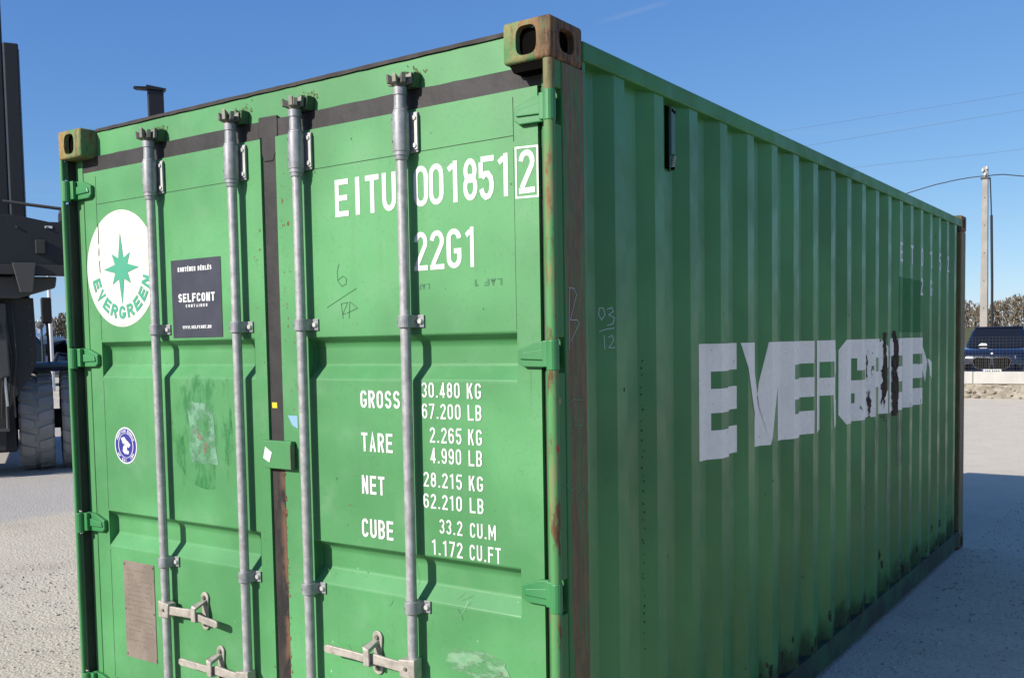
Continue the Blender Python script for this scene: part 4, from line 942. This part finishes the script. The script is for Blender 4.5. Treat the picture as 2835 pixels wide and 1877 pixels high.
for sd_ in (1, -1):
    MB().prism([(.70*sd_, -1.42, 2.80), (.98*sd_, -1.42, 2.80), (.93*sd_, -1.42, 2.42), (.78*sd_, -1.42, 2.42)], (0, .035, 0)).build('beam_bracket', M['paleiron'], fk, bevel=.01)
    MB().prism([(1.27*sd_, -1.3, 3.33), (1.60*sd_, -1.3, 3.33), (1.56*sd_, -1.3, 3.56), (1.36*sd_, -1.3, 3.58), (1.27*sd_, -1.3, 3.48)], (0, .25, 0)).build('beam_lug', M['black'], fk, bevel=.03)
    MB().tube([(.62*sd_, -1.2, 3.60), (1.32*sd_, -1.2, 3.53)], .022, 10).build('hydraulic_rod', M['paleiron'], fk, smooth=True)
    MB().box(*((1.10, 1.19) if sd_ > 0 else (-1.19, -1.10)), -1.356, -1.351, 3.255, 3.285).build('beam_marker', M['stwhite'], fk)
    MB().prism([(2.44*sd_, -1.3, 3.33), (2.64*sd_, -1.3, 3.33), (2.64*sd_, -1.3, 5.16), (2.44*sd_, -1.3, 5.16)], (0, .14, 0)).build('guide_arm', M['black'], fk, bevel=.008)
    MB().prism([(2.26*sd_, -1.32, 5.185), (2.42*sd_, -1.32, 5.195), (2.42*sd_, -1.32, 5.22), (2.67*sd_, -1.32, 5.19), (2.67*sd_, -1.32, 5.165), (2.30*sd_, -1.32, 5.165)], (0, .14, 0)).build('guide_plate', M['black'], fk)

# ------------------------------------------------------------------ fields, hill and far wood
def field_mat():
    n = NT('winter_grass'); a = n.noise(.05, detail=5); b = n.noise(.6, detail=5)
    c = n.mix(n.rng(a, .3, .7), (.10, .125, .045), (.16, .15, .07)); c = n.mix(n.math('MULTIPLY', n.rng(b, .45, .7), .5), c, (.14, .115, .065)); return n.fin(c, .95, 0, .1)
mb = MB(); rs = [62, 110, 180, 280, 400, 520, 900]; az = [R(-112+4*i) for i in range(36)]; ox, oy = 3.9, -2.35
vs = [(ox+r_*math.sin(a), oy+r_*math.cos(a), .03+max(0, min(r_, 470)-62)/340*5.2+(1.5*math.sin(a*9)*(min(r_, 400)-62)/340)) for r_ in rs for a in az]
vs = [(x, y, z if r_ > 62 else -.05) for (x, y, z), r_ in zip(vs, [r_ for r_ in rs for _ in az])]
m = len(az); mb.add(vs, [(i*m+k, i*m+k+1, (i+1)*m+k+1, (i+1)*m+k) for i in range(len(rs)-1) for k in range(m-1)])
o = mb.build('hill', field_mat(), smooth=True); o['kind'] = 'structure'
def wood_mat():
    n = NT('bare_spring_trees'); a = n.noise(.11, detail=3); b = n.noise(.5, detail=4)
    c = n.mix(n.rng(a, .35, .65), (.175, .138, .105), (.175, .15, .10)); c = n.mix(n.rng(b, .4, .7), c, (.15, .118, .088)); return n.fin(c, .95, 0, .1)
mb = MB(); rn = random.Random(31)
for row, (rad, step) in enumerate(((390, 3.6), (398, 3.6), (407, 3.6), (416, 3.6), (428, 3.8))):
    a = R(-100)
    while a < R(20):
        r_ = rad+rn.uniform(-4, 4); x = ox+r_*math.sin(a); y = oy+r_*math.cos(a); z0 = 4.7+1.5*math.sin(a*9); h = rn.uniform(7.0, 10.0)+row*.5+1.3*math.sin(a*37)+.8*math.sin(a*91); a += step/rad*rn.uniform(.6, 1.4)
        n0 = len(mb.v); t_ = .16; mb.add([(x-t_, y, z0-1), (x+t_, y, z0-1), (x, y+t_, z0-1), (x, y, z0+h)], [(0, 1, 3), (1, 2, 3), (2, 0, 3)])
        cw = rn.uniform(1.8, 3.2)
        for k in range(85):                          # twig clumps through the crown
            u = rn.random()**.8; zz = z0+h*(.04+.94*u); w_ = cw*(1-.65*u)+.5; an = rn.uniform(0, 6.28); rr = w_*math.sqrt(rn.random()); px, py = x+rr*math.cos(an), y+rr*math.sin(an)
            l_ = rn.uniform(.4, 1.1); b_ = rn.uniform(0, 6.28); dx_, dy_ = math.cos(b_)*l_*.5, math.sin(b_)*l_*.5; dz_ = rn.uniform(.25, .8)
            mb.add([(px-dx_*.4, py-dy_*.4, zz-dz_), (px+dx_*.6, py+dy_*.6, zz-dz_*.3), (px+dx_, py+dy_, zz+dz_), (px-dx_*.5, py-dy_*.5, zz+dz_*.6)], [(0, 1, 2, 3)])
o = mb.build('far_wood', wood_mat()); o['kind'] = 'stuff'; o['label'] = 'brown leafless wood along the distant hill'; o['category'] = 'wood'

# ------------------------------------------------------------------ boundary wall with rubble foot, mesh fence
def concrete(name, c, var=.12):
    n = NT(name); a = n.noise(2.5, detail=6); b = n.noise(30, detail=4); st = n.noise(1., (9, 9, .8), detail=5)
    col = n.mix(n.rng(a, .3, .7), tuple(x*(1-var) for x in c), tuple(min(1, x*(1+var)) for x in c)); col = n.mix(n.math('MULTIPLY', n.rng(st, .55, .8), .3), col, tuple(x*.5 for x in c))
    n.bump(b, .2, .004); return n.fin(col, .85, 0, .3)
M['slab'] = concrete('white_concrete', (.500, .481, .444), .06)
M['pole'] = concrete('pale_concrete_pole', (.33, .31, .28))
def rubble_mat():
    n = NT('pale_rubble'); a = n.noise(6, detail=6, rough=.7); b = n.voro(9)
    c = n.mix(n.rng(a, .3, .7), (.24, .20, .145), (.46, .42, .34)); c = n.mix(n.rng(b, .25, .05), c, (.13, .11, .08)); n.bump(a, .8, .05); return n.fin(c, .95, 0, .2)
M['rubble'] = rubble_mat()
bw = empty('boundary_wall', 'low white concrete wall on a rubble foot in front of the dark car', 'wall', (0, 26.3, 0))
for k in range(8):
    x0 = -13.4+k*2.5; MB().box(x0+.006, x0+2.494, -.16, .16, .35, .67).build('wall_slab', M['slab'], bw, bevel=.015)
rn = random.Random(8); mb = MB(); nx, nz = 120, 7; vs = []
for j in range(nz):
    t_ = j/(nz-1)
    for i in range(nx): vs.append((-13.4+20*i/(nx-1), -.52+.42*t_+rn.uniform(-.05, .05), -.03+.37*t_+(rn.uniform(-.03, .03) if 0 < j < nz-1 else 0)))
mb.add(vs, [(j*nx+i, j*nx+i+1, (j+1)*nx+i+1, (j+1)*nx+i) for j in range(nz-1) for i in range(nx-1)]); mb.build('wall_foot', M['rubble'], bw)
mb = MB(); rn = random.Random(12)
def rock(mb, x, y, z, r_, rn, flat=.7):
    t_ = (1+5**.5)/2; base = [(-1, t_, 0), (1, t_, 0), (-1, -t_, 0), (1, -t_, 0), (0, -1, t_), (0, 1, t_), (0, -1, -t_), (0, 1, -t_), (t_, 0, -1), (t_, 0, 1), (-t_, 0, -1), (-t_, 0, 1)]
    fc_ = [(0, 11, 5), (0, 5, 1), (0, 1, 7), (0, 7, 10), (0, 10, 11), (1, 5, 9), (5, 11, 4), (11, 10, 2), (10, 7, 6), (7, 1, 8), (3, 9, 4), (3, 4, 2), (3, 2, 6), (3, 6, 8), (3, 8, 9), (4, 9, 5), (2, 4, 11), (6, 2, 10), (8, 6, 7), (9, 8, 1)]
    k = r_/1.9; an = rn.uniform(0, 6.28); ca, sa = math.cos(an), math.sin(an); sx_, sy_ = rn.uniform(.7, 1.3), rn.uniform(.7, 1.2)
    vs = []
    for a, b, c in base:
        j = rn.uniform(.75, 1.2); a, b = a*sx_*j, b*sy_*j; vs.append((x+k*(a*ca-b*sa), y+k*(a*sa+b*ca), z+k*c*flat*j))
    mb.add(vs, fc_)
for k in range(110):
    x = rn.uniform(-6, 3); t_ = rn.random(); rock(mb, x, -.56+.42*t_, .0+.33*t_, rn.uniform(.03, .09), rn)
mb.build('rubble_stones', M['rubble'], bw, kind='stuff')
M['wire'] = plain('dark_fence_wire', (.05, .055, .05), .6)
fe = empty('mesh_fence', 'thin dark wire mesh fence above the white wall in front of the car', 'fence', (0, 26.62, 0))
for k in range(5): MB().box(-8.62+k*3.1, -8.58+k*3.1, -.02, .02, .0, 1.62).build('fence_post', M['wire'], fe)
mb = MB()
for i in range(150): x = -8.5+i*.0833; mb.box(x-.0012, x+.0012, -.026, -.022, .60, 1.58)
for j in range(13): z = .62+j*.08; mb.box(-8.5, 4.0, -.0305, -.0265, z-.0012, z+.0012)
mb.build('fence_mesh', M['wire'], fe, kind='stuff')

# ------------------------------------------------------------------ vehicles
M['carblue'] = plain('dark_blue_car_paint', (.008, .013, .032), .16, .3, var=.05, coat=1)
M['carwhite'] = plain('white_van_paint', (.6, .6, .6), .3, coat=.5)
M['cargrey'] = plain('slate_car_paint', (.05, .06, .12), .25, .2, coat=1)
M['trim'] = plain('black_trim', (.012, .012, .013), .5)
M['chromedark'] = plain('smoked_chrome', (.10, .10, .105), .3, .3)
M['lamp'] = plain('clear_headlamp', (.55, .57, .6), .12, .2)
def loft(mb, sts):
    """sts: list of (y, [(x, z), ...])"""
    n = len(sts[0][1]); vs = [(x, y, z) for y, pr_ in sts for x, z in pr_]; fs = []
    for i in range(len(sts)-1): fs += [(i*n+k, i*n+(k+1) % n, (i+1)*n+(k+1) % n, (i+1)*n+k) for k in range(n)]
    return mb.add(vs, fs+[tuple(range(n)), tuple(range((len(sts)-1)*n, len(sts)*n))])
def car(name, label, loc, rz, paint_, van=False, detail=True, S=1.0, group=None):
    c = empty(name, label, 'car' if not van else 'van', loc, rz, group); c.scale = (S, S, S)
    def sec(hw, zb, zt): return [(-hw*.93, zb), (-hw, zb+.22), (-hw, zt-.22), (-hw*.95, zt-.08), (-hw*.80, zt), (hw*.80, zt), (hw*.95, zt-.08), (hw, zt-.22), (hw, zb+.22), (hw*.93, zb)]
    mb = MB(); zh = 1.12
    loft(mb, [(0, sec(.80, .36, .84)), (.06, sec(.88, .30, .95)), (.22, sec(.95, .27, 1.03)), (.6, sec(.985, .24, 1.08)), (1.2, sec(1., .22, zh)), (4.2, sec(1., .22, zh+.02)), (4.75, sec(.96, .28, 1.08)), (4.88, sec(.88, .36, .95))])
    mb.build('body', paint_, c, smooth=True)
    top = 2.05 if van else 1.74; y0, y1 = (.75, 1.35) if van else (1.15, 1.85)
    def cab(hw, z): return [(-hw, z), (hw, z)]
    A = [(-.86, y0, zh-.03), (.86, y0, zh-.03), (.69, y1, top-.05), (-.69, y1, top-.05)]
    mb = MB(); yb0, yb1 = (4.8, 4.7) if van else (4.72, 4.05)
    B = [(-.86, yb0, zh-.03), (.86, yb0, zh-.03), (.69, yb1, top-.06), (-.69, yb1, top-.06)]
    mb.add(A+B, [(0, 1, 2, 3), (4, 5, 6, 7), (0, 3, 7, 4), (1, 5, 6, 2), (3, 2, 6, 7)]); mb.build('cabin', paint_, c, bevel=.05, seg=3)
    mb = MB(); mb.prism([(-.69, y1-.02, top-.052), (.69, y1-.02, top-.052), (.66, yb1, top-.052), (-.66, yb1, top-.052)], (0, 0, .05)); mb.build('roof', paint_, c, bevel=.04, seg=3)
    nrm = (Vector(A[1])-Vector(A[0])).cross(Vector(A[3])-Vector(A[0])).normalized()
    if nrm.y > 0: nrm = -nrm
    q_ = [Vector(A[0])*.93+Vector(A[2])*.07, Vector(A[1])*.93+Vector(A[3])*.07, Vector(A[2])*.94+Vector(A[0])*.06, Vector(A[3])*.94+Vector(A[1])*.06]
    MB().prism([p+nrm*.004 for p in q_], nrm*.012).build('windscreen', M['glass'], c)
    for sx_ in (-1, 1):
        pts = [(.845*sx_, y0+.25, zh+.05), (.715*sx_, y1+.05, top-.12), (.715*sx_, yb1-.1, top-.13), (.845*sx_, yb0-.25, zh+.05)]
        MB().prism(pts, (.016*sx_, 0, .002)).build('side_window', M['glass'], c)
        MB().prism([(.93*sx_, y0+.12, 1.12), (1.13*sx_, y0+.10, 1.14), (1.13*sx_, y0+.08, 1.28), (.97*sx_, y0+.1, 1.27)], (0, .12, 0)).build('wing_mirror', M['trim'], c, bevel=.02)
        MB().prism([(.60*sx_, .02, .86), (.93*sx_, .18, .90), (.94*sx_, .20, .80), (.62*sx_, .02, .77)], (0, -.025, 0)).build('headlight', M['lamp'], c, bevel=.008)
        for yy in (.95, 3.95):
            e = bpy.data.objects.new('wheel', None); COL.objects.link(e); e.parent = c; e.location = (.86*sx_, yy, .36)
            MB().lathe([(.22, -.12), (.33, -.13), (.36, -.09), (.36, .09), (.33, .13), (.22, .12), (.22, -.12)], (0, 0, 0), (1, 0, 0), 28).build('tyre', M['trim'], e, smooth=True)
            MB().lathe([(.001, .10), (.10, .11), (.22, .10), (.22, -.10), (.001, -.05)], (0, 0, 0), (1, 0, 0), 20).build('rim', M['rim'], e, smooth=True)
    if detail:
        for sx_ in (-1, 1):
            pts = [(.03*sx_, .80), (.42*sx_, .82), (.52*sx_, .74), (.46*sx_, .54), (.36*sx_, .48), (.05*sx_, .48)]
            MB().prism([(a, -.012, b) for a, b in pts], (0, .05, 0)).build('grille', M['dark'], c)
            q4 = stroke(pts, .013, True); mb = MB()
            for qd in q4: mb.prism([(p.x, -.03, p.y) for p in qd], (0, .03, 0))
            mb.build('grille_rim', M['chromedark'], c)
            for k in range(7): MB().box(*sorted(((.08+k*.055)*sx_, (.095+k*.055)*sx_)), -.022, -.0125, .50, .79).build('grille_slat', M['black'], c)
            MB().prism([(.60*sx_, -.005, .62), (.90*sx_, .10, .64), (.88*sx_, .09, .48), (.62*sx_, -.005, .44)], (0, -.02, 0)).build('air_intake', M['dark'], c)
        MB().prism([(-.82, .0, .40), (.82, .0, .40), (.78, .0, .30), (-.78, .0, .30)], (0, -.015, 0)).build('lower_grille', M['dark'], c)
        MB().lathe([(.001, 0), (.028, 0), (.03, .012), (.001, .018)], (0, .02, .93), (0, -1, .5), 18).build('emblem', M['stwhite'], c)
        MB().box(-.26, .26, -.05, -.03, .36, .47).build('number_plate', M['stwhite'], c)
        MB().box(-.26, -.215, -.0525, -.0505, .362, .468).build('plate_band', M['blue'], c)
        for k in range(7): MB().box(-.17+k*.055+(.02 if k > 2 else 0), -.135+k*.055+(.02 if k > 2 else 0), -.0525, -.0505, .385, .445).build('plate_character', M['trim'], c)
        MB().prism([(-.50, y0+.05, zh+.03), (-.25, y0+.05, zh+.03), (-.28, y0+.09, zh+.09), (-.42, y0+.09, zh+.10)], (0, -.015, .008)).build('dashboard_paper', M['stwhite'], c)
    return c
car('parked_car', 'dark blue off-road car facing the camera behind the wire mesh fence', (-.98, 29.6, .15), R(3), M['carblue'])
car('parked_van', 'white van parked far off, seen under the handler beam', (-39.9, 21.4, .25), R(40), M['carwhite'], van=True, detail=False)
car('parked_car', 'small slate blue car parked far off beside the white lamp pole', (-38.7, 25.0, .45), R(70), M['cargrey'], detail=False)

# ------------------------------------------------------------------ poles and cables
up_ = empty('utility_pole', 'pale concrete utility pole with drilled face behind the dark car', 'pole', (-2.45, 37.4, 0), R(2))
mb = MB(); loft(mb, [(0, [(-.145, -.14), (.145, -.14), (.145, .14), (-.145, .14)]), (1, [(-.085, -.09), (.085, -.09), (.085, .09), (-.085, .09)])])
mb.v = [(x, z, y*7.72) for x, y, z in mb.v]; mb.build('pole_shaft', M['pole'], up_, bevel=.015)
for k in range(12):
    z = 1.6+k*.5; yf = -.14+.05*z/7.72; MB().tube([(0, yf-.004, z), (0, yf+.004, z)], .022, 10).build('pole_hole', M['pole'] if k % 2 else M['paleiron'], up_)
for dx_, z in ((-.07, 7.55), (.06, 7.62), (.0, 7.40)): MB().lathe([(.02, -.02), (.045, 0), (.03, .03), (.045, .06), (.02, .09)], (dx_, -.16, z), (0, 0, 1), 12).build('insulator', M['stwhite'], up_, smooth=True)
MB().box(-.15, .15, -.125, .13, 7.28, 7.33).build('pole_band', M['trim'], up_)
MB().tube([(.16, -.05, 7.3), (.20, -.06, 6.4), (.22, -.08, 5.9)], .022, 8).build('down_cable', M['trim'], up_)
MB().tube([(.22, -.08, 5.95), (.27, -.12, 3.5), (.30, -.15, 0)], .045, 8).build('cable_duct', M['trim'], up_)
M['farwire'] = plain('grey_far_wire', (.16, .17, .19), .6)
def cable(name, label, pts, r_, n=6):
    P = [Vector(p) for p in pts]; out = []
    for i in range(len(P)-1):
        p0, p1, p2, p3 = P[max(i-1, 0)], P[i], P[i+1], P[min(i+2, len(P)-1)]
        for k in range(8):
            t_ = k/8; out.append(.5*((2*p1)+(-p0+p2)*t_+(2*p0-5*p1+4*p2-p3)*t_*t_+(-p0+3*p1-3*p2+p3)*t_**3))
    out.append(P[-1]); o = MB().tube(out, r_, n).build(name, M['wire'], smooth=True); o.data.materials[0] = M['farwire'] if r_ < .01 else M['wire']; return tag(o, label, 'cable')
cable('overhead_cable', 'dark cable sagging from the concrete pole down behind the container', [(-2.50, 37.3, 7.38), (-2.98, 37.23, 7.36), (-3.63, 36.77, 7.22), (-4.72, 35.97, 6.87), (-9.5, 33, 5.2), (-16, 30, 4.4)], .019)
cable('overhead_cable', 'dark cable running from the concrete pole to the right picture edge', [(-2.40, 37.35, 7.38), (-1.95, 37.96, 7.46), (-1.32, 38.39, 7.38), (4, 42, 6.7), (14, 48, 7.6)], .019)
cable('power_line', 'topmost of the three faint wires crossing the sky', [(-31, 47.4, 11.9), (-17.15, 57.14, 14.15), (-4.92, 65.84, 16.26), (6, 73.6, 18.2)], .0075, 5)
cable('power_line', 'middle of the three faint wires crossing the sky', [(-30, 47.7, 10.7), (-15.4, 58.3, 13.32), (-4.9, 65.78, 15.21), (6, 73.5, 17.1)], .0075, 5)
cable('power_line', 'lowest of the three faint wires crossing the sky', [(-28, 49.2, 10.3), (-12.79, 60.03, 11.95), (-4.85, 65.64, 12.84), (6, 73.3, 14.5)], .0075, 5)
lp = empty('lamp_pole', 'thin white pole with a round blue sign seen under the handler beam', 'pole', (-34.2, 19.9, 0))
MB().tube([(0, 0, 0), (0, 0, 6.2)], [.09, .06], 12).build('pole_shaft', M['stwhite'], lp, smooth=True)
sp_ = empty('road_sign', 'round blue road sign on a short post beside the white pole', 'sign', (-34.55, 19.6, 0), R(60))
MB().tube([(0, 0, 0), (0, 0, 2.9)], .035, 10).build('sign_post', M['stwhite'], sp_, smooth=True)
MB().lathe([(.001, -.01), (.30, -.01), (.30, .01), (.001, .01)], (0, -.05, 2.5), (0, 1, 0), 28).build('sign_disc', M['lblue'], sp_)
MB().prism([(-.05, -.065, 2.35), (.05, -.065, 2.35), (.05, -.065, 2.52), (.12, -.065, 2.52), (0, -.065, 2.68), (-.12, -.065, 2.52), (-.05, -.065, 2.52)], (0, .002, 0)).build('sign_arrow', M['stwhite'], sp_)

# ------------------------------------------------------------------ loose gravel near the camera
mb = MB(); rn = random.Random(77)
for k in range(7000):
    if rn.random() < .5: x = rn.uniform(-3.6, -.12); y = rn.uniform(-.6, 4.5)
    else: x = rn.uniform(2.5, 4.6); y = rn.uniform(2.0, 9.5)
    rock(mb, x, y, .002, abs(rn.gauss(0, .0042))+.0025, rn, .6)
def peb():
    n = NT('loose_pebbles'); a = n.noise(9, detail=2); c = n.mix(n.rng(a, .35, .65), (.30, .275, .245), (.62, .575, .51)); return n.fin(c, .9, 0, .3)
o = mb.build('loose_gravel', peb()); o['kind'] = 'stuff'; o['label'] = 'loose pale pebbles scattered on the yard'; o['category'] = 'gravel'
